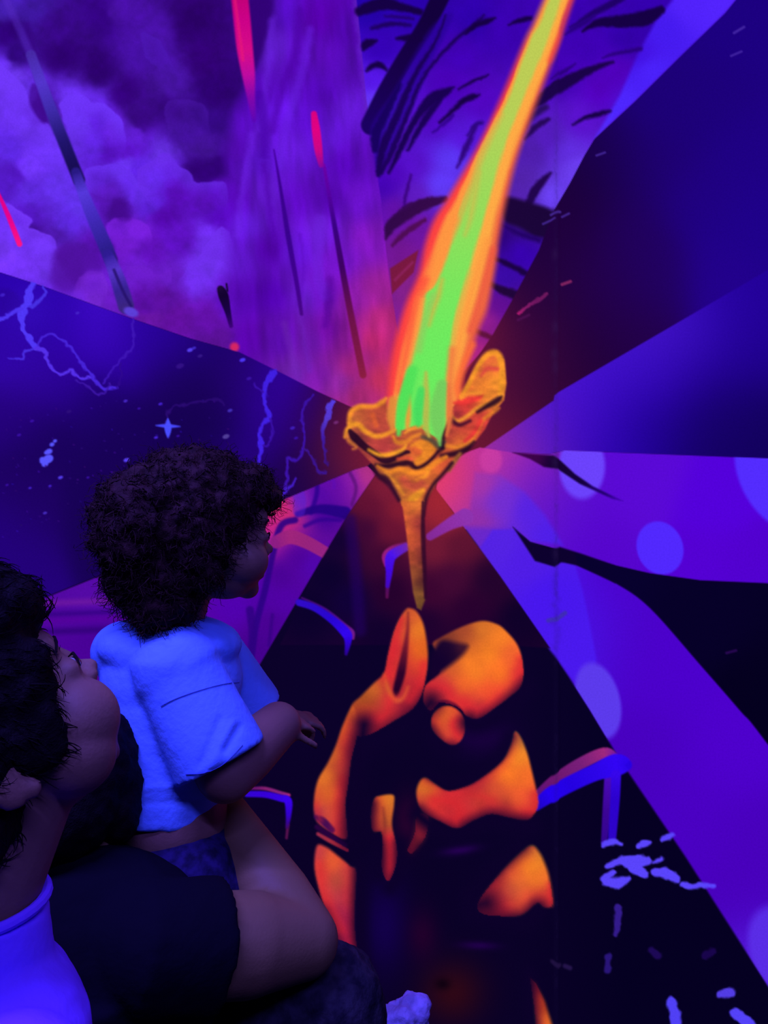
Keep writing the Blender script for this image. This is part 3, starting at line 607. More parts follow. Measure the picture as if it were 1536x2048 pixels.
# blurred pale patches (painted city lights)
def lights(*parts, c=(90, 68, 252), a=1.0):
    l = reg('light_patch', f_night)
    for pts, w in parts: stroke(pts, w, c, 6, l, a, warp=3, wscale=11)
lights(([(1208, 1690, 10), (1222, 1684, 12), (1242, 1688, 8)], 10)); lights(([(1276, 1692, 10), (1288, 1688, 14), (1298, 1686, 8)], 10)); lights(([(1324, 1680, 8), (1336, 1674, 14), (1346, 1669, 8)], 10))
lights(([(1216, 1732, 12), (1240, 1722, 18), (1270, 1724, 28), (1296, 1720, 16)], 16), ([(1270, 1735, 26), (1290, 1750, 16)], 20)); lights(([(1208, 1758, 12), (1228, 1745, 12)], 10), ([(1212, 1764, 16), (1234, 1766, 22), (1258, 1757, 8)], 16))
lights(([(1308, 1744, 12), (1330, 1746, 22), (1352, 1758, 16)], 16)); lights(([(1306, 1725, 5), (1324, 1717, 9)], 8)); lights(([(1366, 1768, 12), (1384, 1774, 12), (1404, 1770, 10), (1427, 1774, 8)], 10))
lights(([(1236, 1814, 14), (1234, 1840, 15), (1232, 1868, 10)], 13), c=(50, 26, 138)); lights(([(1217, 1912, 12), (1214, 1942, 12)], 12), c=(40, 20, 118)); lights(([(1302, 1900, 12), (1316, 1912, 14)], 12), c=(28, 8, 84)); lights(([(1410, 1912, 14), (1425, 1902, 14)], 12), c=(24, 4, 74))
lights(([(1440, 1990, 14), (1462, 1984, 18)], 16), c=(82, 60, 228)); lights(([(1342, 2004, 20), (1350, 2030, 22), (1352, 2066, 20)], 20), c=(80, 64, 245)); lights(([(1470, 2026, 20), (1494, 2046, 24), (1510, 2066, 20)], 20), c=(84, 66, 248))
stroke([(1105, 1922), (1118, 1930)], 9, (30, 16, 60), 6, None); stroke([(1130, 1932), (1140, 1936)], 9, (34, 18, 70), 6, None)

# joint strip of the wall panels -------------------------------------
idx = sel(1103, 1121, -400, 2300)
a = np.exp(-((X[idx] - 1111) / 5.0) ** 2) * (0.20 + 0.22 * (fbm(X[idx] / 8, Y[idx] / 22, 3) > 0.12))
C[idx] = C[idx] * (1 - a[:, None]) + (C[idx] * .55 + np.array((16, 10, 34))) * a[:, None]
LAB[idx] = f_joint
for cx, cy in [(1109, 510), (1108, 708), (1110, 735), (1108, 925), (1110, 1108), (1109, 655)]:
    blob(cx, cy, 6, (56, 34, 84), .25, 12)

# red airbrush halo around the flower and the lower flame ------------
def seg_d(ax, ay, bx, by):
    ex, ey = bx - ax, by - ay; t = np.clip(((X - ax) * ex + (Y - ay) * ey) / (ex * ex + ey * ey), 0, 1)
    return np.hypot(X - ax - t * ex, Y - ay - t * ey)
g = 0.07 * np.exp(-(seg_d(845, 640, 850, 900) / 120.0) ** 2) + 0.05 * np.exp(-(seg_d(900, 420, 850, 640) / 95.0) ** 2)
C[:, 0] += g * 150; C[:, 1] += g * 26; C[:, 2] *= (1 - 0.45 * g)
np.clip(C, 0, 255, out=C)

# ==================================================================
#  painted hand
# ==================================================================
T_HAND = reg('painted_hand', None, top=True)
def hp(name, **k): return reg(name, T_HAND, **k)
blob(960, 1470, 60, (34, 0, 74), .6, 40); blob(905, 1985, 62, (52, 8, 16), .85); blob(885, 1968, 16, (10, 0, 10), .8, 12)
blob(920, 1700, 34, (44, 0, 92), .8, 9, -8); blob(958, 1891, 36, (38, 0, 82), .75, 8, 2); blob(770, 1850, 45, (20, 0, 80), .8, 90); blob(845, 1870, 30, (46, 0, 42), .6, 50); blob(815, 1640, 26, (48, 2, 44), .7, 50)
fill([(1060, 1955), (1072, 1966), (1090, 2004), (1110, 2070), (1074, 2070), (1068, 2010)], [(1066, 1965, (70, 14, 30)), (1082, 2010, (150, 56, 26)), (1090, 2045, (225, 112, 36))], 12, hp('fingertip'), False)
fo = hp('forefinger', label='upright glowing forefinger pointing at the stem')
fing = [(812, 1219), (822, 1217), (834, 1224), (846, 1246), (853, 1280), (856, 1320), (850, 1362), (840, 1395), (822, 1420), (790, 1440), (760, 1458), (735, 1470), (712, 1470), (704, 1448), (703, 1412), (722, 1392), (748, 1366), (768, 1346), (776, 1310), (786, 1270), (798, 1240)]
fill(fing, [(800, 1250, (205, 70, 50)), (790, 1300, (205, 40, 52)), (780, 1350, (215, 44, 44)), (785, 1375, (200, 40, 50)), (815, 1240, (200, 84, 40)), (835, 1260, (236, 128, 30)), (842, 1300, (232, 105, 26)), (846, 1340, (222, 66, 40)), (830, 1370, (206, 42, 50)), (815, 1400, (190, 38, 50)), (838, 1390, (130, 24, 40)),
            (750, 1380, (205, 110, 34)), (730, 1400, (170, 84, 26)), (720, 1420, (160, 76, 26)), (770, 1405, (222, 66, 52)), (790, 1420, (170, 40, 50)), (745, 1440, (150, 46, 40)), (720, 1455, (190, 70, 40)), (760, 1455, (70, 8, 40)), (735, 1468, (90, 14, 44)), (812, 1420, (80, 8, 44))], 9, fo, True)
stroke([(816, 1225, 4), (815, 1260, 7), (810, 1300, 12), (802, 1345, 18), (793, 1380, 14), (790, 1392, 4)], 12, [(150, 50, 40), (140, 36, 40), (110, 20, 40), (44, 2, 36), (34, 0, 34), (90, 10, 40)], 9, None)
stroke([(770, 1350, 7), (776, 1378, 8), (790, 1400, 10), (806, 1396, 8), (816, 1375, 6)], 8, [(215, 90, 40), (226, 112, 40), (240, 110, 50), (230, 90, 46)], 12, None, .7)
fa = hp('forearm', label='orange rim of the raised hand and wrist')
fill([(706, 1412), (716, 1450), (712, 1480), (702, 1520), (696, 1570), (690, 1610), (694, 1660), (690, 1678), (660, 1664), (632, 1640), (628, 1600), (636, 1560), (656, 1525), (672, 1490), (686, 1450)],
     [(700, 1425, (200, 100, 30)), (690, 1460, (225, 105, 30)), (706, 1470, (170, 50, 44)), (670, 1510, (212, 104, 34)), (690, 1530, (186, 60, 50)), (650, 1555, (228, 118, 36)), (660, 1590, (232, 116, 34)), (640, 1600, (220, 80, 44)), (680, 1600, (196, 60, 50)), (655, 1630, (222, 84, 50)), (634, 1630, (130, 30, 90)), (680, 1660, (190, 50, 60)), (705, 1510, (80, 10, 44)), (698, 1570, (90, 14, 44))], 9, fa, True)
stroke([(632, 1634, 8), (646, 1642, 14), (664, 1660, 12)], 8, (44, 4, 84), 7, None, .9)
stroke([(634, 1654, 10), (660, 1672, 12), (690, 1690, 10)], 8, (40, 2, 60), 7, None, .9)
stroke([(636, 1668, 7), (660, 1682, 8), (694, 1700, 6)], 8, [(150, 40, 70), (150, 44, 60), (90, 20, 54)], 6, fa)
wr = hp('wrist', label='red glowing lower wrist')
fill([(634, 1692), (652, 1694), (676, 1712), (700, 1732), (712, 1742), (710, 1800), (710, 1860), (716, 1930), (700, 1925), (676, 1880), (652, 1820), (636, 1770), (629, 1730)],
     [(640, 1710, (190, 52, 70)), (664, 1716, (236, 100, 46)), (665, 1730, (238, 92, 44)), (645, 1750, (222, 62, 58)), (690, 1745, (190, 66, 64)), (675, 1760, (160, 66, 50)), (650, 1790, (210, 62, 66)), (690, 1790, (180, 50, 66)), (670, 1830, (165, 38, 76)), (700, 1840, (130, 22, 80)), (690, 1880, (130, 20, 80)), (710, 1915, (100, 8, 84))], 10, wr, True)
lf = hp('little_finger', label='short curled orange fingertip beside the wrist')
fill([(748, 1600), (760, 1592), (786, 1590), (788, 1610), (784, 1650), (794, 1700), (790, 1735), (776, 1762), (764, 1735), (766, 1690), (762, 1664), (746, 1662), (742, 1630)],
     [(770, 1600, (226, 124, 36)), (752, 1630, (170, 90, 40)), (778, 1630, (210, 100, 40)), (755, 1655, (140, 60, 40)), (778, 1680, (190, 54, 54)), (780, 1720, (176, 40, 70)), (775, 1750, (100, 20, 50))], 8, lf, True)
stroke([(766, 1616, 3), (769, 1640, 6), (770, 1666, 3)], 5, (110, 40, 36), 12, None, .6)
dmf = hp('shaded_finger')
stroke([(845, 1640, 26), (840, 1670, 22), (822, 1700, 14)], 20, [(110, 36, 40), (86, 22, 40), (40, 4, 36)], 20, dmf)
kn = hp('thumb_knuckle', label='large round orange thumb knuckle')
fill([(866, 1288), (880, 1276), (914, 1258), (945, 1246), (968, 1242), (990, 1247), (1008, 1258), (1036, 1292), (1046, 1336), (1041, 1372), (1018, 1394), (994, 1412), (958, 1436), (934, 1432), (921, 1418), (900, 1408), (878, 1406), (862, 1421), (850, 1410), (847, 1395), (851, 1373), (868, 1356), (880, 1342), (876, 1310)],
     [(900, 1280, (120, 50, 36)), (930, 1262, (165, 70, 40)), (965, 1256, (218, 116, 36)), (1000, 1275, (250, 130, 34)), (980, 1310, (255, 134, 32)), (1020, 1310, (244, 100, 44)), (1036, 1345, (234, 60, 52)), (1000, 1345, (255, 122, 32)), (950, 1345, (255, 134, 34)), (930, 1370, (248, 110, 36)), (980, 1385, (246, 84, 42)), (1000, 1400, (230, 62, 48)), (930, 1400, (226, 56, 50)), (960, 1422, (180, 40, 56)), (875, 1370, (205, 50, 54)), (862, 1390, (190, 50, 50)), (856, 1410, (150, 40, 44)), (895, 1390, (205, 50, 52)), (905, 1330, (205, 90, 40)), (935, 1325, (246, 126, 32))], 8, kn, True)
fill([(872, 1292), (885, 1280), (910, 1284), (935, 1290), (930, 1305), (912, 1322), (880, 1346), (862, 1356), (860, 1320)], [(880, 1320, (16, 0, 40)), (900, 1300, (22, 2, 40)), (925, 1292, (70, 24, 40))], 16, None, True)
stroke([(860, 1424, 6), (870, 1410, 10), (895, 1405, 10), (918, 1418, 8), (930, 1440, 5)], 8, (26, 0, 40), 7, None)
th = hp('thumb_tip', label='small round thumb tip below the knuckle')
fill([(866, 1430), (884, 1414), (905, 1414), (924, 1430), (930, 1456), (922, 1480), (904, 1490), (882, 1478), (864, 1456)], [(890, 1430, (232, 124, 32)), (870, 1445, (210, 100, 36)), (905, 1440, (224, 100, 44)), (910, 1460, (226, 60, 50)), (895, 1465, (236, 90, 48)), (875, 1465, (190, 90, 36)), (900, 1484, (170, 40, 52)), (924, 1460, (190, 40, 52))], 7, th, True)
mf = hp('middle_finger', label='broad orange curled finger like a bow tie')
fill([(1030, 1464), (1042, 1476), (1054, 1505), (1062, 1535), (1072, 1578), (1076, 1608), (1066, 1630), (1050, 1640), (1015, 1634), (981, 1628), (948, 1640), (914, 1656), (880, 1642), (845, 1622), (833, 1590), (838, 1566), (851, 1556), (870, 1568), (895, 1582), (925, 1576), (955, 1562), (1003, 1525), (1022, 1490)],
     [(1035, 1475, (160, 110, 50)), (1035, 1510, (248, 138, 34)), (1020, 1550, (252, 122, 34)), (1050, 1560, (250, 112, 38)), (1066, 1600, (232, 60, 54)), (1040, 1600, (240, 96, 42)), (1055, 1630, (220, 52, 48)), (990, 1590, (222, 84, 46)), (960, 1600, (206, 62, 46)), (930, 1600, (192, 44, 50)), (910, 1645, (190, 36, 50)), (900, 1610, (200, 40, 50)), (860, 1580, (226, 118, 34)), (848, 1570, (214, 110, 36)), (845, 1600, (190, 84, 44)), (870, 1610, (220, 50, 48)), (980, 1622, (150, 36, 46)), (1010, 1626, (120, 30, 44)), (950, 1570, (170, 40, 50)), (895, 1588, (190, 44, 54))], 9, mf, True)
rf = hp('ring_finger', label='lowest orange curled finger')
fill([(1062, 1692), (1078, 1704), (1090, 1728), (1099, 1758), (1104, 1808), (1088, 1814), (1074, 1806), (1042, 1830), (1000, 1832), (962, 1826), (958, 1802), (1000, 1748), (1035, 1712)],
     [(1062, 1700, (205, 130, 44)), (1060, 1730, (255, 140, 34)), (1070, 1760, (250, 124, 38)), (1035, 1760, (244, 110, 46)), (1050, 1795, (246, 104, 50)), (1095, 1800, (215, 60, 48)), (1020, 1780, (205, 84, 56)), (1000, 1800, (150, 44, 52)), (1030, 1815, (200, 76, 48)), (975, 1815, (50, 6, 40)), (990, 1770, (130, 40, 44)), (1075, 1808, (130, 30, 44)), (1000, 1825, (110, 24, 40))], 12, rf, True)

for pts, w, sf_, al in [([(800, 1240), (786, 1300), (778, 1350)], 16, 26, .85), ([(848, 1330), (838, 1370), (822, 1400)], 12, 26, .8), ([(1042, 1320), (1044, 1350), (1036, 1376)], 14, 34, .9), ([(1000, 1404), (960, 1424), (925, 1406)], 14, 36, .85), ([(856, 1372), (890, 1380), (905, 1398)], 14, 34, .8),
                        ([(915, 1468), (906, 1448), (918, 1440)], 12, 22, .8), ([(870, 1600), (915, 1610), (915, 1645)], 20, 40, .9), ([(900, 1588), (950, 1590), (985, 1600)], 10, 40, .7), ([(1072, 1590), (1070, 1620), (1050, 1632)], 10, 26, .85), ([(1100, 1770), (1100, 1806)], 8, 22, .8), ([(640, 1730), (648, 1790), (680, 1860)], 14, 34, .7), ([(690, 1560), (684, 1620), (690, 1664)], 14, 34, .8), ([(632, 1610), (640, 1640)], 8, 26, .6), ([(778, 1680), (780, 1740)], 14, 22, .8), ([(780, 1400), (770, 1430), (730, 1450)], 14, 34, .8)]:
    stroke(pts, w, (220, 40, 46), sf_, None, al, only=(T_HAND, len(REG)))
# airbrushed shadow that lets the lit shapes fade into the dark
for pts, w, sf_, al in [([(862, 1405), (826, 1440), (775, 1474), (728, 1494)], 12, 44, 1), ([(728, 1450), (722, 1500), (712, 1560), (704, 1640), (704, 1680)], 14, 36, 1), ([(1056, 1376), (1006, 1424), (960, 1450), (938, 1446)], 14, 30, 1), 
                        ([(1064, 1652), (1016, 1648), (981, 1642), (944, 1656), (914, 1672), (870, 1656), (836, 1630)], 14, 26, 1), ([(862, 1548), (896, 1562), (940, 1554), (998, 1510), (1018, 1474)], 2, 14, .8), ([(938, 1790), (990, 1735), (1040, 1692)], 8, 30, .9), ([(945, 1826), (980, 1838), (1044, 1844), (1076, 1822)], 14, 34, 1), ([(950, 1812), (972, 1806)], 20, 50, .9),
                        ([(722, 1735), (720, 1800), (720, 1880), (728, 1940)], 10, 22, 1), ([(640, 1830), (664, 1886), (690, 1936), (730, 1946)], 10, 30, 1), ([(800, 1690), (798, 1740), (780, 1775)], 8, 20, .9), ([(738, 1610), (736, 1660), (756, 1690), (756, 1750)], 8, 18, .9), ([(1060, 1950), (1060, 2010), (1066, 2060)], 6, 20, .9), ([(905, 1500), (880, 1492), (858, 1462)], 6, 16, .8)]:
    stroke(pts, w + 30, (206, 30, 48), sf_ * 1.6 + 26, None, al * .95, only=(T_HAND, len(REG)))
    stroke(pts, w + 20, (11, 1, 38), sf_ * .9 + 14, None, al)
C[:] = np.clip(C, 0, 255)
# ==================================================================
#  painted torch: flame, flower cup and stem
# ==================================================================
T_TORCH = reg('painted_torch', None, top=True)
def tp(name, **k): return reg(name, T_TORCH, **k)
fl = tp('flame', label='tall red and orange flame with a green core')
fL = [(1240, -380), (1087, 0), (1050, 80), (1000, 200), (952, 300), (898, 392), (868, 440), (850, 490), (838, 548), (815, 600), (800, 645), (786, 700), (778, 760), (774, 812), (780, 862)]
fR = [(880, 890), (905, 840), (922, 796), (922, 770), (930, 738), (946, 692), (960, 652), (976, 612), (990, 540), (998, 480), (1013, 400), (1036, 310), (1072, 210), (1116, 90), (1143, 0), (1300, -380)]
flame_poly = crv(fL, 5).tolist() + crv(fR, 5).tolist()
cL = np.array([(1225, -380), (1098, 0), (1060, 82), (1012, 205), (968, 290), (935, 380), (908, 450), (892, 520), (870, 570), (848, 592), (842, 640), (824, 700), (808, 762), (796, 812), (788, 862)])
cR = np.array([(1262, -380), (1124, 0), (1092, 90), (1050, 190), (1010, 290), (982, 390), (958, 470), (938, 540), (914, 620), (902, 680), (896, 740), (888, 800), (892, 850), (880, 888)])
LX = crv(fL, 5); RX = crv(fR[::-1], 5); CL = crv(cL, 5); CR = crv(cR, 5)
def edge_x(P, y): 
    o = np.argsort(P[:, 1]); return np.interp(y, P[o, 1], P[o, 0])
def flame_col(x, y):
    l = edge_x(LX, y); r = edge_x(RX, y); a = edge_x(CL, y); b = edge_x(CR, y)
    xx = x + 5 * fbm(x / 16, y / 70, 3)
    out = np.zeros((x.size, 3), dtype=np.float32)
    red = np.array((252, 66, 62)); org = np.array((255, 152, 62)); rim = np.array((236, 98, 62)); yel = np.array((250, 190, 70))
    tl = np.clip((xx - l) / np.maximum(a - l, 4), 0, 1); tr = np.clip((r - xx) / np.maximum(r - b, 4), 0, 1)
    tc = np.clip((xx - a) / np.maximum(b - a, 4), 0, 1)
    k = sstep((y - 100) / 650.0)[:, None]
    green = np.array((190, 205, 84)) * (1 - k) + np.array((108, 236, 92)) * k
    redk = red * (1 - 0) 
    topk = sstep((160 - y) / 160)[:, None]
    redl = red * (1 - topk) + np.array((250, 150, 66)) * topk
    rimr = rim * (1 - topk) + np.array((250, 84, 58)) * topk
    cl = redl * (1 - sstep((tl - 0.30) / 0.38)[:, None]) + org * sstep((tl - 0.30) / 0.38)[:, None]
    cr = rimr * (1 - sstep((tr - 0.10) / 0.5)[:, None]) + np.array((255, 170, 66)) * sstep((tr - 0.10) / 0.5)[:, None]
    wl = sstep((xx - a) / 12 + .5)[:, None]; wr = sstep((b - xx) / 12 + .5)[:, None]
    mid = green
    out = cl * (1 - wl) + mid * wl
    out = np.where((xx > (a + b) / 2)[:, None], cr * (1 - wr) + mid * wr, out)
    return np.clip(out, 0, 255)
fill(flame_poly, flame_col, 20, fl)
core = reg('flame_core', fl, label='bright green core of the flame', raw=True)
# streaks inside the flame
for pts, w, c, a in [([(884, 560, 5), (877, 590, 8), (868, 615, 8), (858, 650, 4)], 8, (222, 176, 66), .85), ([(960, 345, 4), (948, 400, 10), (940, 440, 8), (930, 470, 4)], 9, (205, 190, 76), .8), ([(866, 592), (850, 640), (838, 700)], 12, (150, 200, 92), .7), ([(940, 545), (918, 625), (905, 690)], 8, (190, 190, 76), .5),
                   ([(1000, 230), (960, 320), (925, 420), (900, 480)], 12, (255, 152, 62), .5), ([(905, 440), (880, 500), (860, 550)], 26, (255, 150, 62), .8), ([(850, 560), (830, 620), (815, 700), (800, 780)], 18, (255, 96, 58), .8), ([(845, 600), (830, 680), (812, 750)], 9, (255, 160, 66), .8),
                   ([(985, 500), (962, 590), (940, 660)], 14, (238, 88, 62), .8), ([(975, 480), (945, 580), (920, 680), (912, 760), (905, 820)], 12, (255, 150, 62), .7), ([(945, 690), (925, 735), (914, 775), (920, 795)], 12, (255, 110, 52), .9), ([(905, 700), (900, 760), (900, 830)], 14, (240, 120, 62), .8),
                   ([(852, 748, 3), (848, 790, 10), (846, 830, 12)], 8, (178, 200, 80), .8), ([(790, 800), (786, 840), (784, 870)], 12, (226, 150, 60), .8), ([(1128, 0), (1090, 120), (1050, 230), (1015, 330)], 10, (255, 170, 66), .55), ([(1146, -10), (1120, 70), (1100, 120)], 10, (250, 70, 60), .6)]:
    stroke(pts, w, c, 17, None, a)
# green tips
for pts, w, c in [([(826, 740, 20), (812, 790, 24), (803, 830, 20), (798, 862, 12)], 18, (84, 226, 88)), ([(842, 790, 16), (836, 822, 20), (836, 846, 14)], 14, (76, 220, 92)), ([(884, 770, 20), (876, 820, 32), (876, 850, 26), (880, 884, 8)], 20, (122, 206, 92))]:
    stroke(pts, w, c, 14, None, .9)
yy = Y; inn = (LAB == fl) & (X > np.interp(Y, CL[:, 1], CL[:, 0])) & (X < np.interp(Y, CR[np.argsort(CR[:, 1]), 1], CR[np.argsort(CR[:, 1]), 0]))
LAB[inn] = core

# flower cup --------------------------------------------------------
cup = tp('flower_cup', label='crumpled orange trumpet-shaped flower cup')
cup_poly = [(690, 868), (697, 848), (700, 824), (718, 811), (750, 811), (772, 797), (778, 830), (790, 858), (806, 860), (836, 850), (860, 868), (880, 880), (896, 850), (905, 815), (925, 792), (928, 780), (942, 750), (958, 722), (976, 704), (994, 702), (1008, 720), (1013, 766), (1008, 800), (985, 828), (970, 858), (947, 888), (923, 905), (893, 945), (876, 962), (852, 1002), (846, 1020), (804, 1012), (798, 998), (780, 964), (758, 950), (748, 932), (722, 904), (698, 880)]
fill(cup_poly, [(715, 840, (200, 110, 48)), (735, 830, (192, 80, 48)), (755, 840, (180, 66, 52)), (720, 880, (110, 40, 48)), (745, 885, (200, 70, 60)), (770, 895, (196, 56, 66)), (790, 885, (150, 52, 52)), (810, 880, (196, 92, 44)), (820, 900, (205, 86, 44)), (850, 880, (160, 84, 50)), (845, 905, (232, 130, 36)), (870, 900, (170, 90, 44)),
                (930, 860, (200, 66, 50)), (950, 850, (214, 70, 48)), (965, 840, (205, 52, 56)), (920, 885, (226, 120, 40)), (990, 760, (240, 150, 38)), (960, 780, (236, 130, 40)), (975, 740, (222, 96, 52)), (930, 810, (232, 60, 50)), (915, 830, (130, 34, 50)), (980, 800, (236, 140, 42)), (900, 870, (160, 50, 50)),
                (780, 935, (150, 84, 48)), (800, 950, (226, 120, 36)), (830, 950, (226, 130, 38)), (860, 925, (226, 110, 36)), (880, 915, (206, 64, 50)), (815, 965, (205, 84, 50)), (840, 975, (176, 70, 54)), (825, 1000, (222, 130, 36)), (790, 975, (130, 70, 44))], 6, cup, False)
def petal(pts, w, c=(246, 156, 34), lab=True, soft=9, a=.88, name='petal_fold'):
    stroke(pts, w, c, soft, reg(name, cup) if lab else None, a)
BK = (32, 4, 26)
petal([(698, 846, 9), (702, 824, 10), (720, 813, 10), (748, 812, 9), (764, 804, 10), (772, 797, 6)], 9, (244, 146, 36))
petal([(745, 830), (752, 850)], 10, (214, 90, 44), False)
petal([(690, 874, 6), (694, 860, 9), (704, 850, 10), (718, 850, 10), (730, 862, 10), (750, 872, 10), (768, 870, 9), (790, 860, 7)], 9)
petal([(700, 862, 8), (708, 874, 16), (728, 892, 14), (750, 908, 14), (768, 920, 14), (785, 918, 12), (806, 906, 10), (818, 904, 6)], 12, BK, True, 6, name='dark_crease')
petal([(738, 900, 6), (760, 910, 8), (782, 908, 9), (804, 900, 7), (812, 890, 4)], 8, (250, 166, 34))
petal([(752, 930, 6), (775, 932, 10), (800, 928, 12), (818, 926, 12), (836, 936, 10), (856, 925, 9), (872, 908, 8), (884, 896, 8)], 10, BK, name='dark_crease')
petal([(796, 918), (812, 916), (822, 918)], 6, (226, 80, 54), False)
petal([(786, 872, 5), (794, 884, 9), (812, 884, 9), (826, 874, 7), (840, 868, 5)], 7, (226, 130, 36))
petal([(810, 866, 4), (824, 858, 7), (845, 853, 6)], 6, (244, 150, 44))
petal([(826, 892, 10), (845, 890, 22), (862, 896, 20), (846, 915, 18), (834, 926, 10)], 16, (238, 138, 34))
petal([(828, 900), (836, 905)], 14, (216, 92, 44), False, 10)
petal([(846, 874, 8), (862, 880, 10), (880, 892, 14), (888, 884, 8)], 10, (84, 70, 54), False, 9)
petal([(884, 894, 12), (886, 876, 8), (896, 850, 6), (904, 836, 8)], 8, BK, name='dark_crease')
petal([(900, 832, 8), (915, 842, 8), (935, 832, 8), (955, 816, 8), (985, 804, 6), (1003, 790, 8)], 8, (236, 150, 44))
petal([(955, 824, 5), (975, 812, 10), (995, 800, 12), (1002, 794, 6)], 10, BK, name='dark_crease')
petal([(902, 838, 9), (918, 850, 8), (940, 842, 6)], 8, (56, 10, 34), False)
petal([(894, 892, 8), (915, 894, 9), (938, 886, 9), (955, 862, 7), (966, 840, 7), (990, 822, 7), (998, 816, 4)], 8, (232, 130, 38))
petal([(930, 882, 6), (948, 866, 8), (962, 842, 8)], 8, (222, 50, 50), False)
petal([(884, 912, 10), (915, 906, 12), (935, 896, 10), (948, 884, 6)], 10, BK, name='dark_crease')
petal([(898, 940, 8), (910, 922, 9), (920, 908, 7)], 8, (150, 96, 42))
petal([(924, 792, 10), (940, 764, 10), (956, 732, 10), (974, 710, 12), (992, 706, 13), (1002, 722, 13), (1004, 760, 12), (1000, 785, 9)], 10, (244, 152, 36))
petal([(950, 770), (972, 745), (990, 735)], 12, (226, 120, 44), False)
petal([(962, 752, 4), (974, 738, 10), (994, 738, 8)], 8, (215, 70, 58), False)
petal([(908, 806, 5), (930, 804, 14), (956, 796, 10), (964, 790, 4)], 10, (240, 56, 50), name='red_fold')
petal([(922, 796), (940, 786), (962, 786)], 8, (240, 140, 44), False)
petal([(755, 932, 5), (778, 944, 8), (800, 938, 10), (826, 946, 11), (850, 940, 11), (872, 925, 11), (892, 914, 8)], 10, (248, 140, 34))
petal([(772, 945, 6), (790, 964, 8), (798, 976, 8), (806, 988, 6)], 8, (222, 132, 40))
petal([(835, 962), (852, 950), (856, 940)], 8, (244, 146, 36), False)
petal([(806, 960), (825, 972), (842, 966)], 14, (196, 76, 54), False, 12)
petal([(744, 932, 5), (756, 950, 10), (772, 960, 14), (784, 976, 9), (798, 1000, 8)], 9, (44, 10, 34), name='dark_crease')
petal([(904, 926, 7), (884, 950, 8), (866, 970, 7), (852, 998, 8), (846, 1030, 8)], 8, (40, 6, 30), name='dark_crease')
petal([(816, 1008, 6), (826, 998, 16), (842, 984, 12), (848, 978, 4)], 12, (240, 152, 36))
petal([(694, 870, 5), (698, 882, 8), (712, 894, 6), (706, 898, 4)], 6, (214, 120, 48))
# the green tongues and the orange between them reach down into the cup
for pts, w, c, l_ in [([(784, 800, 14), (782, 835, 16), (786, 862, 6)], 14, (226, 140, 54), fl), ([(818, 790, 4), (816, 826, 12), (815, 856, 8)], 10, (240, 156, 54), fl), ([(852, 745, 4), (853, 800, 12), (852, 850, 12), (858, 872, 6)], 10, (184, 186, 74), fl), ([(897, 770, 8), (900, 830, 12), (893, 870, 6)], 10, (236, 120, 60), fl),
                      ([(822, 745, 18), (810, 795, 22), (802, 832, 18), (797, 868, 8)], 18, (82, 226, 86), core), ([(842, 780, 14), (837, 822, 16), (837, 850, 9)], 14, (72, 220, 92), core), ([(884, 770, 18), (876, 820, 26), (876, 852, 20), (880, 890, 5)], 20, (116, 206, 92), core)]:
    stroke(pts, w, c, 10, l_, .92)
stem = tp('torch_stem', label='slim orange flower stem above the fingertip')
fill([(803, 1002), (848, 1002), (847, 1068), (848, 1137), (850, 1200), (842, 1220), (834, 1216), (826, 1185), (820, 1137), (813, 1069), (806, 1020)],
     [(812, 1020, (222, 100, 48)), (820, 1070, (222, 90, 46)), (826, 1010, (226, 130, 40)), (835, 1050, (190, 60, 54)), (845, 1050, (90, 24, 44)), (828, 1110, (196, 84, 42)), (845, 1110, (80, 20, 40)), (830, 1150, (170, 90, 40)), (846, 1160, (56, 14, 36)), (836, 1190, (140, 88, 38)), (840, 1212, (110, 70, 34)), (812, 1060, (226, 110, 46))], 6, stem, False)
stroke([(846, 1005, 6), (846, 1070, 9), (849, 1140, 8), (851, 1195, 6)], 8, (46, 6, 34), 6, None, .85)
kc = (LAB > T_TORCH) & (X > 680) & (X < 1020) & (Y > 690) & (Y < 1230) & (LAB != fl) & (LAB != core)
C[kc] *= (1 + 0.26 * fbm(X[kc] / 15, Y[kc] / 9, 2))[:, None]
kh = (LAB >= T_HAND) & (LAB < T_TORCH)
C[kh] *= (1 + 0.10 * fbm(X[kh] / 26, Y[kh] / 26, 3))[:, None]
C[:] = np.clip(C, 0, 255)

# ---- build the meshes of the wall -----------------------------------
S = WALL_D / F
def bead(x):
    return -0.006 * np.exp(-((x - 1111) / 7.0) ** 4) - 0.0015 * np.exp(-((x - 712) / 14.0) ** 4)
VX = (X - 768.0) * S; VY = WALL_D + bead(X); VZ = CAM_H - (Y - 1024.0) * S
LINC = s2l(C).astype(np.float32)
def cells(nx, ny, off):
    j, i = np.meshgrid(np.arange(ny - 1), np.arange(nx - 1), indexing='ij')
    a = (off + j * nx + i).ravel()
    return np.stack([a, a + nx, a + nx + 1, a + 1], axis=1)
Qi = cells(len(ixs), len(iys), 0); Qo = cells(len(oxs), len(oys), NIN)
ocx = X[Qo[:, 0]]; ocy = Y[Qo[:, 0]]
Qo = Qo[~((ocx >= IX0) & (ocx + OSTEP <= IX1) & (ocy >= IY0) & (ocy + OSTEP <= IY1))]
Q = np.concatenate([Qi, Qo]); QL = LAB[Q[:, 0]]

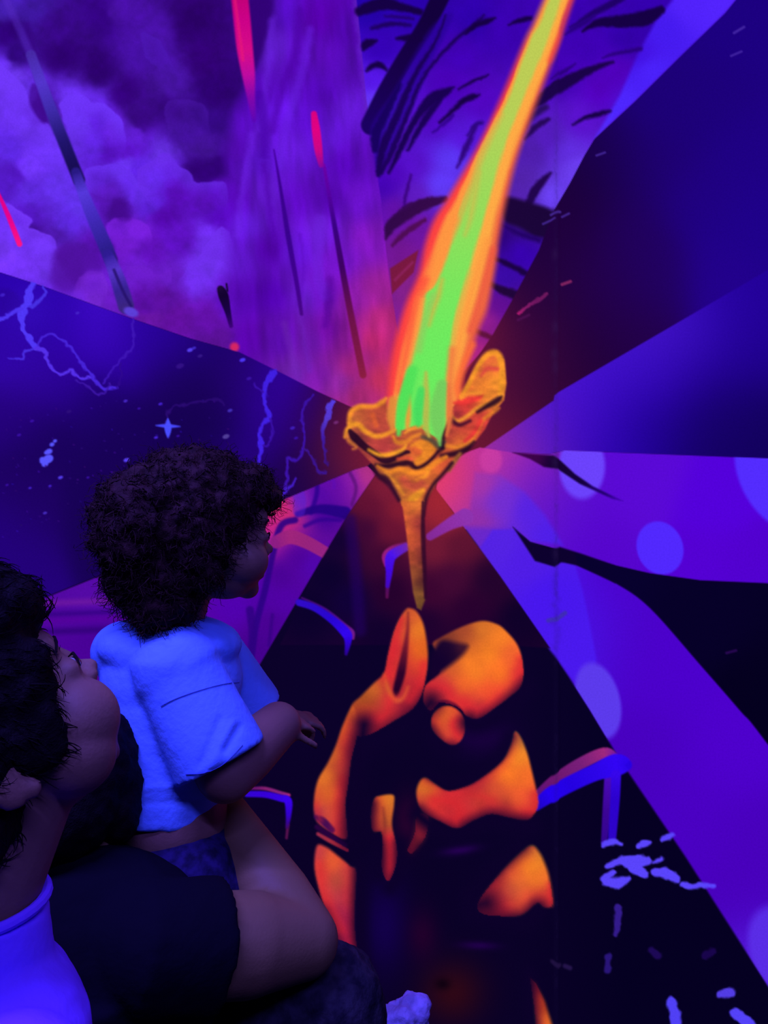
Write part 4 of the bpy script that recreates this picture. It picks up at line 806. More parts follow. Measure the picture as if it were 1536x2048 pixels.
wall_me = bpy.data.meshes.new('wall_front')
bm = bmesh.new()
bmesh.ops.create_cube(bm, size=1.0)
for v in bm.verts:
    v.co = Vector((v.co.x * 5.04, WALL_D + 0.062 + v.co.y * 0.12, 1.30 + v.co.z * 2.6))
bm.to_mesh(wall_me); bm.free()
PLASTER = mat_basic('dark_wall_paint', (0.010, 0.006, 0.02), 0.9, 0.05, 0.2, 60)
wall = link_mesh('wall_front', wall_me, PLASTER)
tag(wall, 'blacklight mural wall behind the children', None, None, 'structure')

def paint_mesh(name, q):
    u, inv = np.unique(q, return_inverse=True); inv = inv.reshape(-1)
    me = bpy.data.meshes.new(name)
    me.vertices.add(len(u)); me.loops.add(len(q) * 4); me.polygons.add(len(q))
    co = np.stack([VX[u], VY[u], VZ[u]], axis=1).astype(np.float32)
    me.vertices.foreach_set('co', co.ravel())
    me.loops.foreach_set('vertex_index', inv.astype(np.int32))
    me.polygons.foreach_set('loop_start', np.arange(0, len(q) * 4, 4, dtype=np.int32))
    at_ = me.color_attributes.new('paint', 'FLOAT_COLOR', 'POINT')
    cc = np.ones((len(u), 4), dtype=np.float32); cc[:, :3] = LINC[u]
    at_.data.foreach_set('color', cc.ravel())
    me.update(calc_edges=True)
    me.materials.append(MURAL)
    return me

order = np.argsort(QL, kind='stable'); Ls = QL[order]
bounds = np.searchsorted(Ls, np.arange(len(REG) + 1))
OBJ = {}
TOPS = {T_HAND: ('painted_hand', 'glowing orange painted hand with a raised forefinger on the mural', 'mural', (870, 1900)),
        T_TORCH: ('painted_torch', 'painted orange flower torch with a tall green-cored flame on the mural', 'mural', (840, 1215))}
for t, (nm, lb, ct, p) in TOPS.items():
    e = empty(nm, Vector(((p[0] - 768) * S, WALL_D, CAM_H - (p[1] - 1024) * S)))
    tag(e, lb, ct); OBJ[t] = e
for l in range(1, len(REG)):
    r = REG[l]
    if l in OBJ: continue
    q = Q[order[bounds[l]:bounds[l + 1]]]
    if len(q) < 3: continue
    par = r['parent']
    p = wall if par is None else OBJ.get(par)
    if p is None: p = wall
    o = link_mesh(r['name'], paint_mesh(r['name'], q), None, p)
    tag(o, r.get('label'), None, None, r.get('kind'))
    OBJ[l] = o

# ==================================================================
#  the rest of the room (outside the frame)
# ==================================================================
def box(name, x0, x1, y0, y1, z0, z1, mat, parent=None):
    me = bpy.data.meshes.new(name); b = bmesh.new()
    bmesh.ops.create_cube(b, size=1.0)
    for v in b.verts:
        v.co = Vector(((x0 + x1) / 2 + v.co.x * (x1 - x0), (y0 + y1) / 2 + v.co.y * (y1 - y0), (z0 + z1) / 2 + v.co.z * (z1 - z0)))
    b.to_mesh(me); b.free()
    return link_mesh(name, me, mat, parent)
CARPET = mat_basic('dark_carpet', (0.02, 0.018, 0.03), 0.95, 0.05, 0.5, 400, 0.4, 60)
tag(box('floor', -2.6, 2.6, -2.4, WALL_D + .12, -0.1, 0.0, CARPET), 'dark carpet floor', None, None, 'structure')
tag(box('ceiling', -2.6, 2.6, -2.4, WALL_D + .12, CEIL, CEIL + .1, PLASTER), 'black ceiling', None, None, 'structure')
tag(box('wall_left', -2.6, -2.5, -2.4, WALL_D, 0, CEIL, PLASTER), 'dark left wall', None, None, 'structure')
tag(box('wall_right', 2.5, 2.6, -2.4, WALL_D, 0, CEIL, PLASTER), 'dark right wall', None, None, 'structure')
tag(box('wall_back', -2.6, 2.6, -2.5, -2.4, 0, CEIL, PLASTER), 'dark wall behind the camera', None, None, 'structure')
HOUSE = mat_basic('black_metal', (0.02, 0.02, 0.02), 0.5, 0.4)
TUBE = bpy.data.materials.new('blacklight_tube'); TUBE.use_nodes = True
tb = TUBE.node_tree.nodes['Principled BSDF']
tb.inputs['Emission Color'].default_value = (0.12, 0.03, 1, 1); tb.inputs['Emission Strength'].default_value = 2.0
for k, (tx, ty, tpw) in enumerate(TUBES):
    e = empty('blacklight_fixture', Vector((tx, ty, CEIL)))
    tag(e, ['ultraviolet tube light on the ceiling above the left child', 'ultraviolet tube light on the ceiling behind the camera'][k], 'ceiling light', 'blacklight tubes on the ceiling')
    box('housing', tx - .65, tx + .65, ty - .06, ty + .06, CEIL - .06, CEIL, HOUSE, e)
    me = bpy.data.meshes.new('tube'); b = bmesh.new()
    bmesh.ops.create_cone(b, cap_ends=True, segments=16, radius1=.018, radius2=.018, depth=1.2, matrix=Matrix.Translation((tx, ty, CEIL - .09)) @ Matrix.Rotation(math.pi / 2, 4, 'Y'))
    b.to_mesh(me); b.free(); link_mesh('tube', me, TUBE, e)

# ==================================================================
#  PEOPLE
# ==================================================================
def rot_to(d):
    return Vector((0, 0, 1)).rotation_difference(Vector(d).normalized()).to_matrix().to_4x4()

class Vol:
    """collects closed shapes that are fused into one continuous skin"""
    def __init__(self): self.bm = bmesh.new()
    def ell(self, c, r, M=None, sub=3):
        m = Matrix.Translation(c) @ (M.to_4x4() if M is not None else Matrix()) @ Matrix.Diagonal((*((r, r, r) if not hasattr(r, '__len__') else r), 1))
        bmesh.ops.create_icosphere(self.bm, subdivisions=sub, radius=1.0, matrix=m); return self
    def cap(self, p0, r0, p1, r1, flat=False, seg=20, sq=1.0, sqdir=None):
        p0, p1 = Vector(p0), Vector(p1); d = p1 - p0; L = d.length
        M = Matrix.Translation((p0 + p1) / 2) @ rot_to(d)
        bmesh.ops.create_cone(self.bm, cap_ends=True, segments=seg, radius1=r0, radius2=r1, depth=L, matrix=M)
        if not flat:
            self.ell(p0, r0); self.ell(p1, r1)
        return self
    def chain(self, pts):
        for (a, ra), (b, rb) in zip(pts[:-1], pts[1:]): self.cap(a, ra, b, rb)
        return self
    def build(self, name, mat, parent, voxel=0.004, smooth=6, disp=0.0, dscale=30.0, disp2=0.0, d2scale=90.0, fold=None):
        me = bpy.data.meshes.new(name + '_raw'); self.bm.to_mesh(me); self.bm.free()
        o = bpy.data.objects.new(name + '_raw', me); COL.objects.link(o)
        rm = o.modifiers.new('r', 'REMESH'); rm.mode = 'VOXEL'; rm.voxel_size = voxel
        sm = o.modifiers.new('s', 'SMOOTH'); sm.factor = 0.5; sm.iterations = smooth
        dg = bpy.context.evaluated_depsgraph_get()
        nm = bpy.data.meshes.new_from_object(o.evaluated_get(dg)); nm.name = name
        bpy.data.objects.remove(o); bpy.data.meshes.remove(me)
        n = len(nm.vertices); co = np.empty(n * 3, dtype=np.float32); nm.vertices.foreach_get('co', co); co = co.reshape(-1, 3)
        no = np.empty(n * 3, dtype=np.float32); nm.vertex_normals.foreach_get('vector', no); no = no.reshape(-1, 3)
        d = np.zeros(n, dtype=np.float32)
        if disp: d += disp * np.array([noise.noise(Vector(c) * dscale) for c in co], dtype=np.float32)
        if disp2: d += disp2 * np.array([noise.noise(Vector(c) * d2scale + Vector((5, 3, 1))) for c in co], dtype=np.float32)
        if fold is not None: d += fold(co)
        if disp or disp2 or fold is not None:
            co = co + no * d[:, None]; nm.vertices.foreach_set('co', co.ravel())
        nm.polygons.foreach_set('use_smooth', np.ones(len(nm.polygons), dtype=bool))
        nm.materials.clear(); nm.update()
        return link_mesh(name, nm, mat, parent)

def tube(name, pts, r, mat, parent, closed=False, seg=6):
    b = bmesh.new(); rings = []
    P = [Vector(p) for p in pts]
    for i, p in enumerate(P):
        d = (P[min(i + 1, len(P) - 1)] - P[max(i - 1, 0)]).normalized()
        u = d.orthogonal().normalized(); w = d.cross(u)
        rr = r[i] if hasattr(r, '__len__') else r
        rings.append([b.verts.new(p + (u * math.cos(2 * math.pi * k / seg) + w * math.sin(2 * math.pi * k / seg)) * rr) for k in range(seg)])
    for i in range(len(rings) - 1):
        for k in range(seg):
            b.faces.new((rings[i][k], rings[i][(k + 1) % seg], rings[i + 1][(k + 1) % seg], rings[i + 1][k]))
    b.faces.new(rings[0]); b.faces.new(rings[-1])
    bmesh.ops.recalc_face_normals(b, faces=b.faces[:])
    me = bpy.data.meshes.new(name); b.to_mesh(me); b.free()
    return link_mesh(name, me, mat, parent)

SKIN = mat_basic('skin', (0.29, 0.16, 0.085), 0.55, 0.25, 0.06, 300)
SKIN2 = mat_basic('skin_adult', (0.27, 0.17, 0.060), 0.55, 0.25, 0.06, 300)
HAIR = mat_basic('dark_brown_hair', (0.007, 0.004, 0.005), 0.7, 0.08, 0.3, 500)
HAIRC = mat_basic('curly_brown_hair', (0.052, 0.019, 0.016), 0.7, 0.12, 0.3, 500, 0.5, 60)
SHIRT_T = mat_basic('glow_tinted_white_cotton', (0.20, 0.48, 0.98), 0.9, 0.05, 0.12, 120)  # white cotton; its blue fluorescent glow is put into the base colour
SHIRT_N = mat_basic('glow_tinted_white_jersey', (0.32, 0.12, 0.98), 0.9, 0.05, 0.10, 160)  # white jersey with its violet-blue blacklight glow baked into the colour
BLACKT = mat_basic('black_cotton', (0.006, 0.005, 0.010), 0.9, 0.05, 0.1, 150)
JEANS = mat_basic('grey_mottled_denim', (0.045, 0.042, 0.050), 0.9, 0.05, 0.3, 120, 0, 55, (0.018, 0.016, 0.024))
SHORTS = mat_basic('dark_print_cotton', (0.012, 0.01, 0.03), 0.9, 0.05, 0.1, 120, 0, 60, (0.03, 0.02, 0.09))
SEAM = mat_basic('seam_thread', (0.1, 0.16, 0.5), 0.9, 0.02)
WHITE_SHOE = mat_basic('pale_canvas', (0.55, 0.5, 0.8), 0.9, 0.05, 0.4, 90, 0.4, 40)
EYEW = mat_basic('eye_white', (0.5, 0.48, 0.45), 0.3, 0.5)
EYED = mat_basic('dark_iris', (0.02, 0.012, 0.01), 0.2, 0.5)
BROW = mat_basic('eyebrow_hair', (0.012, 0.008, 0.008), 0.8, 0.1)

def head_matrix(origin, yaw, pitch, roll=0.0, s=0.01):
    """head axes: x forward, y left, z up.  yaw = degrees turned right from looking straight away from the camera"""
    y = math.radians(90 - yaw)
    M = Matrix.Rotation(y, 3, 'Z') @ Matrix.Rotation(-math.radians(pitch), 3, 'Y') @ Matrix.Rotation(math.radians(roll), 3, 'X')
    return Matrix.Translation(origin) @ (M * s).to_4x4() if False else (Matrix.Translation(origin) @ M.to_4x4() @ Matrix.Diagonal((s, s, s, 1)))

def head_shapes(v, H, cheek=1.0, chin=1.0):
    def E(c, r, rot=None):
        m = H @ Matrix.Translation(c) @ (rot.to_4x4() if rot else Matrix()) @ Matrix.Diagonal((*r, 1))
        bmesh.ops.create_icosphere(v.bm, subdivisions=3, radius=1.0, matrix=m)
    E((0.2, 0, 5.0), (9.3, 7.3, 7.2)); E((4.8, 0, 1.0), (4.9, 5.6, 6.6)); E((4.0, 0, -4.0), (5.0, 4.7, 3.8))
    E((5.7 + 1.9 * chin, 0, -6.2), (1.9 * chin, 2.1, 1.6)); E((8.0, 0, 4.2), (1.7, 4.8, 2.2))
    for s in (-1, 1):
        E((5.7, 3.2 * s, -1.9), (3.3 * cheek, 2.9 * cheek, 3.1 * cheek))
        E((9.75, 0.95 * s, -0.75), (0.8, 0.7, 0.65))
        E((-0.6, 7.0 * s, 0.2), (1.7, 0.75, 2.7), Euler((0, 0.25, -0.35 * s)).to_matrix())
        E((-1.3, 7.5 * s, 0.9), (1.2, 0.5, 2.3), Euler((0, 0.25, -0.5 * s)).to_matrix())
        E((0.2, 7.1 * s, -2.0), (0.75, 0.5, 0.85))
        E((8.2, 3.1 * s, 1.5), (1.1, 1.7, 1.1))
    E((9.3, 0, 1.9), (0.9, 0.75, 1.9), Euler((0, -0.35, 0)).to_matrix()); E((10.2, 0, -0.3), (1.05, 0.95, 0.9))
    E((9.25, 0, -3.2), (0.95, 2.0, 0.6)); E((8.95, 0, -4.25), (0.95, 1.7, 0.6)); E((8.6, 0, -2.0), (1.2, 2.4, 1.6))

def eyes(H, parent):
    for s in (-1, 1):
        b = bmesh.new()
        bmesh.ops.create_uvsphere(b, u_segments=16, v_segments=10, radius=1.0, matrix=H @ Matrix.Translation((8.35, 3.1 * s, 1.5)) @ Matrix.Diagonal((1.12, 1.15, 0.8, 1)))
        me = bpy.data.meshes.new('eye'); b.to_mesh(me); b.free(); e = link_mesh('eye', me, EYEW, parent)
        b = bmesh.new()
        bmesh.ops.create_uvsphere(b, u_segments=14, v_segments=8, radius=1.0, matrix=H @ Matrix.Translation((9.2, 3.05 * s, 1.5)) @ Matrix.Diagonal((0.4, 0.52, 0.52, 1)))
        me = bpy.data.meshes.new('iris'); b.to_mesh(me); b.free(); link_mesh('iris', me, EYED, e)
        pts = [H @ Vector(p) for p in [(9.25, 1.6 * s, 3.6), (9.4, 2.6 * s, 4.1), (9.0, 3.8 * s, 4.0), (8.3, 4.7 * s, 3.5)]]
        tube('eyebrow', pts, [.001, .002, .002, .0006], BROW, parent)
        pts = [H @ Vector(p) for p in [(9.35, 2.0 * s, 2.0), (9.55, 3.0 * s, 2.2), (9.25, 4.0 * s, 1.9), (8.9, 4.6 * s, 1.4)]]
        tube('eyelashes', pts, [.0006, .0013, .0013, .0006], BROW, parent)

def strands(name, roots, parent, mat, seg=5):
    """roots: list of polylines (Vectors) with radius -> one hair mesh"""
    V = []; Fc = []
    for pts, r0 in roots:
        n = len(pts); base = len(V)
        for i, p in enumerate(pts):
            d = (pts[min(i + 1, n - 1)] - pts[max(i - 1, 0)])
            if d.length < 1e-9: d = Vector((0, 0, 1))
            d.normalize(); u = d.orthogonal().normalized(); w = d.cross(u)
            r = r0 * (1 - 0.75 * i / (n - 1))
            for k in range(3):
                a = 2 * math.pi * k / 3
                V.append(p + (u * math.cos(a) + w * math.sin(a)) * r)
        for i in range(n - 1):
            for k in range(3):
                a = base + i * 3 + k; b_ = base + i * 3 + (k + 1) % 3
                Fc.append((a, b_, b_ + 3, a + 3))
    me = bpy.data.meshes.new(name); me.from_pydata([tuple(v) for v in V], [], Fc); me.update()
    me.polygons.foreach_set('use_smooth', np.ones(len(me.polygons), dtype=bool))
    o = link_mesh(name, me, mat, parent); o['kind'] = 'stuff'; return o

def surface_points(o, n, rnd):
    me = o.data; tri = []
    ar = np.empty(len(me.polygons), dtype=np.float32); me.polygons.foreach_get('area', ar)
    cum = np.cumsum(ar); out = []
    for _ in range(n):
        k = int(np.searchsorted(cum, rnd.random() * cum[-1])); k = min(k, len(me.polygons) - 1)
        p = me.polygons[k]; out.append((p.center.copy(), p.normal.copy()))
    return out

def project_line(o, pix, off=0.0008):
    """a line drawn over a garment's surface, found where sight lines meet it"""
    dg = bpy.context.evaluated_depsgraph_get()
    bvh = BVHTree.FromPolygons([v.co for v in o.data.vertices], [p.vertices for p in o.data.polygons])
    org = Vector((0, 0, CAM_H)); out = []
    for x, y in crv(pix, 8):
        d = (at(x, y, 1.0) - org).normalized()
        h = bvh.ray_cast(org, d)
        if h[0] is not None: out.append(h[0] + h[1] * off)
    return out

def hand_shapes(v, wrist, fwd, palm_n, L, curl=25, spread=6, thumb=1):
    """palm and five bent fingers; fwd = finger direction, palm_n = palm normal"""
    f = Vector(fwd).normalized(); n = Vector(palm_n); n = (n - f * n.dot(f)).normalized(); s = f.cross(n)
    W = L * 0.42; M = Matrix((s, f, n)).transposed()
    v.ell(Vector(wrist) + f * L * .26, (W * .52, L * .30, L * .13), M)
    lens = (.40, .46, .43, .34)
    for i in range(4):
        off = (i - 1.5) * W * .27
        b = Vector(wrist) + f * L * .50 + s * off
        d = (f + s * math.tan(math.radians((i - 1.5) * spread))).normalized(); p = b; r = L * .058
        for k, q in enumerate((.45, .32, .23)):
            ang = math.radians(curl * (k + .5))
            dd = (d * math.cos(ang) + n * math.sin(ang)).normalized()
            p2 = p + dd * L * lens[i] * q
            v.cap(p, r, p2, r * .92, seg=10); p = p2; r *= .92
    b = Vector(wrist) + f * L * .16 - s * W * .42 * thumb
    d = (f * .7 - s * .7 * thumb + n * .25).normalized(); p = b; r = L * .07
    for k, q in enumerate((.2, .17, .13)):
        p2 = p + d * L * q; v.cap(p, r, p2, r * .92, seg=10); p = p2; r *= .92; d = (d + f * .25 + n * .15).normalized()

# ------------------------------------------------------------------ toddler in a white T-shirt
def D3(p, q, t): return Vector(p).lerp(Vector(q), t)
tod = empty('person', at(400, 1860, 1.05)); tag(tod, 'curly-haired toddler in a glowing white T-shirt seated on a lap', 'person')
HT = head_matrix(at(398, 1092, 1.06), 63, -2, 0, 0.0099)
v = Vol(); head_shapes(v, HT, 1.12, 0.9)
nb = at(345, 1262, 1.055); pel = at(350, 1735, 1.04)
v.cap(HT @ Vector((-1.0, 0, -3.5)), .036, nb, .040)
shR = at(352, 1335, 1.00); shL = at(430, 1320, 1.125)
v.ell(at(345, 1345, 1.06), (.085, .075, .075)); v.ell(at(342, 1480, 1.055), (.080, .075, .12)); v.ell(at(345, 1640, 1.045), (.078, .078, .09)); v.ell(pel, (.088, .088, .07))
v.chain([(at(345, 1300, 1.06), .05), (shR, .042)]); v.chain([(at(360, 1300, 1.06), .05), (shL, .042)])
elR = at(452, 1545, 0.985); wrR = at(556, 1450, 1.08)
v.chain([(shR, .042), (elR, .040), (D3(elR, wrR, .4), .040), (wrR, .034)])
hand_shapes(v, D3(elR, wrR, .96), (at(620, 1436, 1.13) - wrR), Vector((-.2, .4, -1)), .092, 44, 7, 1)
elL = at(500, 1430, 1.16); wrL = at(560, 1440, 1.22)
v.chain([(shL, .038), (elL, .032), (wrL, .025)]); hand_shapes(v, wrL, (.8, .5, -.1), (-.1, .3, -1), .10, 30, 7, -1)
knR = at(560, 1925, 1.06); anR = at(726, 2085, 1.12); knL = at(600, 1900, 1.20); anL = at(660, 2160, 1.22)
v.chain([(pel + Vector((.02, -.03, -.01)), .062), (knR, .045), (anR, .028)]); v.chain([(pel + Vector((.04, .04, -.01)), .060), (knL, .045), (anL, .028)])
body = v.build('body', SKIN, tod, .0038, 4)
eyes(HT, tod)
# T-shirt : torso, two short sleeves, neckband
def tee_fold(co):
    d = np.zeros(len(co), dtype=np.float32)
    px = co[:, 0] / co[:, 1] * F + 768; py = 1024 - (co[:, 2] - CAM_H) / co[:, 1] * F
    for (x0, y0, x1, y1, w, h) in [(250, 1290, 330, 1268, 10, -.0025), (235, 1330, 340, 1330, 14, .002), (400, 1530, 440, 1440, 8, -.003), (425, 1530, 462, 1450, 8, .003), (380, 1330, 440, 1290, 14, .002), (250, 1580, 390, 1570, 7, .002), (260, 1610, 400, 1600, 7, -.002), (450, 1500, 478, 1455, 8, -.004)]:
        ex, ey = x1 - x0, y1 - y0; t = np.clip(((px - x0) * ex + (py - y0) * ey) / (ex * ex + ey * ey), 0, 1)
        q = np.hypot(px - x0 - t * ex, py - y0 - t * ey); d += .7 * h * np.exp(-(q / w) ** 2)
    return d
v = Vol()
v.ell(at(340, 1290, 1.06), (.104, .084, .046)); v.cap(at(248, 1305, 1.06), .046, at(330, 1290, 1.06), .05); v.ell(at(345, 1360, 1.06), (.100, .090, .090)); v.ell(at(342, 1450, 1.055), (.092, .086, .10))
v.cap(at(342, 1400, 1.058), .088, at(330, 1628, 1.045), .082, flat=True, seg=32)
v.chain([(at(325, 1300, 1.05), .050), (at(352, 1345, 1.00), .058)]); v.chain([(at(370, 1290, 1.07), .048), (shL + Vector((-.01, 0, 0)), .050)])
sl = (elR - shR).normalized()
v.ell(shR, .059); v.cap(shR + sl * .005, .057, D3(shR, elR, .90), .064, flat=True, seg=28)
sll = (elL - shL).normalized(); v.cap(shL - sll * .01, .050, D3(shL, elL, .95), .056, flat=True, seg=24)
shirt = v.build('t_shirt', SHIRT_T, tod, .0038, 12, .0014, 16, .0004, 70, tee_fold)
tag(shirt, 'glowing white short-sleeved T-shirt')
for nm, pix in (('sleeve_seam', [(322, 1412), (350, 1398), (395, 1382), (440, 1370), (478, 1364)]), ('sleeve_hem', [(372, 1548), (410, 1545), (450, 1525), (485, 1490)])):
    pts = project_line(shirt, pix)
    if len(pts) > 3: tube(nm, pts, .0005, SEAM, shirt, seg=5)
# dark shorts and pale shoe
v = Vol(); v.cap(at(338, 1660, 1.045), .083, pel + Vector((0, 0, -.02)), .094, flat=True, seg=28); v.ell(pel + Vector((.0, 0, -.01)), (.098, .098, .075)); v.ell(pel + Vector((.02, -.03, -.01)), .082); v.ell(D3(pel + Vector((.02, -.03, -.01)), knR, .25), .078)
v.cap(pel + Vector((.02, -.03, -.01)), .082, D3(pel + Vector((.02, -.03, -.01)), knR, .5), .076, flat=True); v.cap(pel + Vector((.04, .04, -.01)), .07, D3(pel, knL, .5), .065, flat=True)
tag(v.build('shorts', SHORTS, tod, .004, 5, .003, 22), 'dark printed shorts')
for an, k in ((anR, 0), (anL, 1)):
    v = Vol(); f = Vector((.85, .35, .38 if k == 0 else -.1)).normalized()
    v.ell(an + Vector((0, 0, -.012)), (.036, .034, .034)); v.cap(an + f * .01 + Vector((0, 0, -.014)), .034, an + f * .085 + Vector((0, 0, -.01)), .032); v.cap(an + Vector((0, 0, .0)), .034, an + Vector((-.015, 0, .03)), .033)
    tag(v.build('shoe', WHITE_SHOE, tod, .0035, 3, .010, 42, .004, 120), 'pale canvas shoe')
# curly hair
v = Vol()
for c, r in [((-1.0, 0, 6.0), (10.2, 9.4, 8.2)), ((-5.8, 0, 2.0), (7.6, 9.2, 8.5)), ((-6.8, 0, -3.5), (6.0, 8.6, 6.5)), ((-5.5, -3.0, -7.5), (5.0, 5.5, 4.2)), ((5.4, 0, 8.6), (5.4, 6.4, 4.2)), ((-1.8, -6.2, 0.5), (4.6, 3.2, 7.5)), ((-1.8, 6.2, 0.5), (4.6, 3.2, 7.5)), ((1.6, -5.8, 4.0), (2.8, 2.4, 4.0)), ((1.6, 5.8, 4.0), (2.8, 2.4, 4.0)), ((8.8, 0, 7.4), (3.0, 4.4, 2.2)), ((-9.0, -3, 3.0), (6.0, 6.5, 8.0))]:
    v.ell(HT @ Vector(c), tuple(x * .0097 for x in r), HT.to_3x3().normalized())
hair = v.build('hair', HAIRC, tod, .004, 3, .009, 42, .005, 110)
rnd = random.Random(3); roots = []
for p, n in surface_points(hair, 2600, rnd):
    t = n.orthogonal().normalized(); t = (Matrix.Rotation(rnd.uniform(0, 6.28), 3, n) @ t); w = n.cross(t)
    R = rnd.uniform(.004, .009); pts = []; tw = rnd.choice((-1, 1)); turns = rnd.uniform(.8, 1.6); gdir = Vector((0, 0, -1)) * rnd.uniform(.0, .012)
    for k in range(9):
        a = k / 8 * turns * 6.28; pts.append(p - n * .004 + n * (k / 8 * rnd.uniform(.010, .020) + R * .6 * math.sin(a)) + t * (R * math.cos(a)) + w * (tw * k / 8 * .016) + gdir * (k / 8))
    roots.append((pts, rnd.uniform(.0007, .0013)))
strands('curls', roots, hair, HAIRC)

# ------------------------------------------------------------------ older child close to the camera
kid = empty('person', Vector((at(-60, 1900, .60).x, .60, 0))); tag(kid, 'short-haired child at the left edge with head tilted up', 'person')
HK = head_matrix(at(-30, 1526, .60), 41, 38, -12, 0.0104)
v = Vol(); head_shapes(v, HK, 1.18, 0.55); [v.ell(HK @ Vector((4.2, 3.2 * q, -3.6)), .036) for q in (-1, 1)]
nk = at(-62, 1815, .60)
v.cap(HK @ Vector((0.5, 0, -3.2)), .046, nk, .050); v.cap(HK @ Vector((-3.0, 0, -1.0)), .046, nk + Vector((-.02, -.01, .02)), .05)
yk = math.radians(45); fw = Vector((math.sin(yk), math.cos(yk), 0)); rt = Vector((math.cos(yk), -math.sin(yk), 0)); zz = Vector((0, 0, 1))
base = nk + zz * -.045 - fw * .01
bodyR = Matrix((fw, -rt, zz)).transposed()
v.ell(base - zz * .07, (.085, .125, .09), bodyR); v.ell(base - zz * .24, (.088, .115, .16), bodyR); v.ell(base - zz * .40, (.09, .12, .10), bodyR)
sR = base + rt * .115 - zz * .045; sL = base - rt * .115 - zz * .045
for sh, sd in ((sR, 1), (sL, -1)):
    el = sh + rt * .035 * sd - zz * .20 + fw * .01; wrs = el - zz * .17 + fw * .06
    v.chain([(sh, .045), (el, .034), (wrs, .024)]); hand_shapes(v, wrs, (fw * .25 - zz), -rt * sd, .14, 18, 5, sd)
    hip = base - zz * .42 + rt * .065 * sd; kn = hip - zz * .27 + fw * .02; an = Vector((kn.x, kn.y, .06)) - fw * .02
    v.chain([(hip, .070), (kn, .048), (an, .032)]); v.cap(Vector((an.x, an.y, .032)), .03, Vector((an.x, an.y, .03)) + fw * .11, .026)
v.build('body', SKIN, kid, .0036, 4)
eyes(HK, kid)
v = Vol()
v.ell(base - zz * .06, (.097, .135, .085), bodyR); v.ell(base - zz * .22, (.100, .128, .16), bodyR); v.cap(base - zz * .20, .118, base - zz * .44, .120, flat=True, seg=32)
v.cap(nk + zz * .002, .060, base - zz * .03, .078, flat=True, seg=32)
for sh, sd in ((sR, 1), (sL, -1)):
    el = sh + rt * .035 * sd - zz * .20 + fw * .01; v.ell(sh, .058); v.cap(sh, .058, D3(sh, el, .75), .056, flat=True)
ks = v.build('shirt', SHIRT_N, kid, .0042, 6, .003, 14, .0008, 80)
tag(ks, 'glowing blue-white crew-neck shirt')
cr = []
for k in range(33):
    a = k / 32 * 2 * math.pi; cr.append(nk + zz * .004 + (fw * math.cos(a) + rt * math.sin(a)) * .058)
tube('collar', cr, .0045, SHIRT_N, ks, seg=8)
v = Vol(); v.cap(base - zz * .40, .118, base - zz * .50, .125, flat=True, seg=28)
for sd in (1, -1):
    hip = base - zz * .42 + rt * .065 * sd; v.cap(hip, .082, hip - zz * .24, .075, flat=True)
tag(v.build('shorts', BLACKT, kid, .005, 5, .003, 20), 'dark shorts')
# short straight hair
v = Vol()
for c, r in [((-0.4, 0, 6.0), (10.1, 8.2, 7.9)), ((-4.0, 0, 2.5), (6.9, 8.0, 7.0)), ((6.6, 0, 8.2), (3.4, 6.0, 3.4)), ((-4.0, 0, -1.5), (5.6, 6.8, 4.2)), ((3.8, -5.9, 4.6), (3.8, 2.0, 3.8)), ((3.8, 5.9, 4.6), (3.8, 2.0, 3.8)), ((2.4, -6.6, 1.2), (2.8, 1.2, 3.6)), ((2.4, 6.6, 1.2), (2.8, 1.2, 3.6)), ((-0.8, -7.2, 2.2), (2.6, 1.4, 2.2)), ((-0.8, 7.2, 2.2), (2.6, 1.4, 2.2)), ((8.4, 0, 6.8), (1.8, 4.4, 2.0)), ((6.0, 0, 9.6), (5.0, 7.6, 5.0)), ((2.0, 0, 9.6), (7.0, 7.8, 5.6)), ((8.0, -1.0, 8.4), (3.4, 5.6, 3.2))]:
    v.ell(HK @ Vector(c), tuple(x * .0104 for x in r), HK.to_3x3().normalized())
hk = v.build('hair', HAIR, kid, .0034, 4, .004, 60, .002, 160)
rnd = random.Random(5); roots = []; crown = HK @ Vector((-4, 0, 13))
for p, n in surface_points(hk, 3000, rnd):
    d = (p - crown); d = (d - n * d.dot(n)); d = d.normalized() if d.length > 1e-5 else n.orthogonal()
    side = n.cross(d) * rnd.uniform(-.22, .22); L = rnd.uniform(.012, .022); pts = []
    for k in range(6):
        t = k / 5; pts.append(p - n * .002 + (d + side).normalized() * L * t + n * (.0028 * math.sin(t * 3.0)))
    roots.append((pts, rnd.uniform(.0005, .0010)))
strands('hair_strands', roots, hk, HAIR)

# ------------------------------------------------------------------ crouching adult in black holding the toddler
adu = empty('person', Vector((-.42, .88, 0))); tag(adu, 'crouching person in a black T-shirt holding the toddler in one arm', 'person')
HA = head_matrix(at(140, 1622, .96), 6, 2, 0, 0.0106)
v = Vol(); head_shapes(v, HA)
na = at(150, 1765, .93)
v.cap(HA @ Vector((-1.5, 0, -3)), .058, na, .062)
aR = at(318, 1895, .86); aL = at(-60, 1840, .95)
v.chain([(na + Vector((0, 0, -.02)), .065), (aR, .055)]); v.chain([(na + Vector((0, 0, -.02)), .065), (aL, .055)])
ach = at(150, 1950, .91); apel = Vector((ach.x - .02, .96, .36))
v.ell(ach, (.17, .11, .15)); v.cap(ach, .13, apel, .14)
eR = at(606, 1882, .95); wR = at(448, 1622, 1.085)
v.chain([(aR, .058), (D3(aR, eR, .6), .060), (eR, .046), (D3(eR, wR, .3), .046), (wR, .032)])
hand_shapes(v, D3(eR, wR, .97), at(372, 1560, 1.19) - wR, Vector((-.3, -.8, .2)), .175, 22, 6, -1)
eL = Vector((aL.x - .03, aL.y + .14, aL.z - .22)); wL = Vector((at(230, 1700, 1.15).x - .02, 1.16, .52))
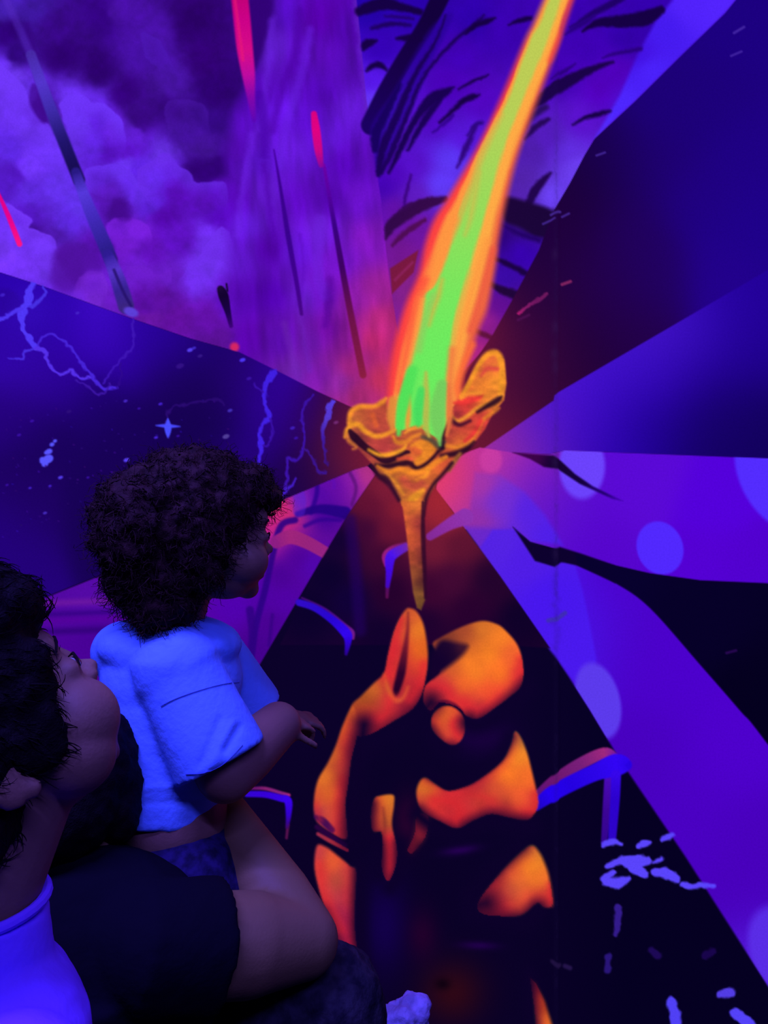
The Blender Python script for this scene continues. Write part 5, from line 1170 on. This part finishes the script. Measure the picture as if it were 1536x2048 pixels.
v.chain([(aL, .055), (eL, .044), (wL, .032)]); hand_shapes(v, wL, (.8, .2, .1), (.2, -.6, .6), .17, 25, 6, 1)
kR = at(655, 2010, .99); kL = Vector((-.36, 1.17, .50)); hR = apel + Vector((.08, 0, .02)); hL = apel + Vector((-.09, 0, .02))
fR_ = Vector((-.15, .86, .06)); fL_ = Vector((-.46, .90, .06))
v.chain([(hR, .085), (kR, .058), (fR_, .042)]); v.chain([(hL, .085), (kL, .058), (fL_, .042)])
for f_ in (fR_, fL_): v.cap(Vector((f_.x, f_.y, .042)), .04, Vector((f_.x + .06, f_.y + .16, .034)), .03)
v.build('body', SKIN2, adu, .0052, 4)
eyes(HA, adu)
v = Vol()
v.ell(ach, (.185, .125, .16)); v.cap(at(160, 1860, .90), .135, apel + Vector((0, 0, .05)), .165, flat=True, seg=36)
v.chain([(na + Vector((.005, -.01, -.035)), .070), (aR, .072)]); v.chain([(na + Vector((-.005, -.005, -.035)), .070), (aL, .072)])
v.cap(aR - (eR - aR).normalized() * .03, .070, D3(aR, eR, .37), .076, flat=True, seg=30)
v.cap(aL, .070, D3(aL, eL, .6), .072, flat=True)
tag(v.build('t_shirt', BLACKT, adu, .0055, 6, .004, 14, .001, 60), 'plain black short-sleeved T-shirt')
v = Vol(); v.ell(apel, (.18, .16, .13))
v.chain([(hR, .105), (D3(hR, kR, .6), .092), (kR, .078)]); v.chain([(kR, .078), (D3(kR, fR_, .55), .068), (fR_ + Vector((0, 0, .04)), .058)])
v.chain([(hL, .105), (kL, .078), (fL_ + Vector((0, 0, .04)), .058)])
tag(v.build('trousers', JEANS, adu, .0055, 5, .006, 24, .002, 80), 'mottled dark grey trousers')
for f_ in (fR_, fL_):
    v = Vol(); v.ell(Vector((f_.x, f_.y, .055)), (.048, .052, .05)); v.cap(Vector((f_.x, f_.y, .046)), .046, Vector((f_.x + .065, f_.y + .17, .04)), .038)
    v.build('shoe', BLACKT, adu, .005, 4)
v = Vol()
for c, r in [((-0.6, 0, 5.6), (10.4, 8.4, 8.2)), ((-4.5, 0, 2.5), (6.6, 8.0, 6.5)), ((6.0, 0, 8.2), (3.6, 6.0, 3.4)), ((0.5, -6.8, 3), (3.0, 1.9, 5.0)), ((0.5, 6.8, 3), (3.0, 1.9, 5.0)), ((-0.6, -7.2, 0.4), (3.2, 1.7, 3.6)), ((-0.6, 7.2, 0.4), (3.2, 1.7, 3.6))]:
    v.ell(HA @ Vector(c), tuple(x * .0106 for x in r), HA.to_3x3().normalized())
v.build('hair', HAIR, adu, .0042, 4, .004, 50, .002, 150)
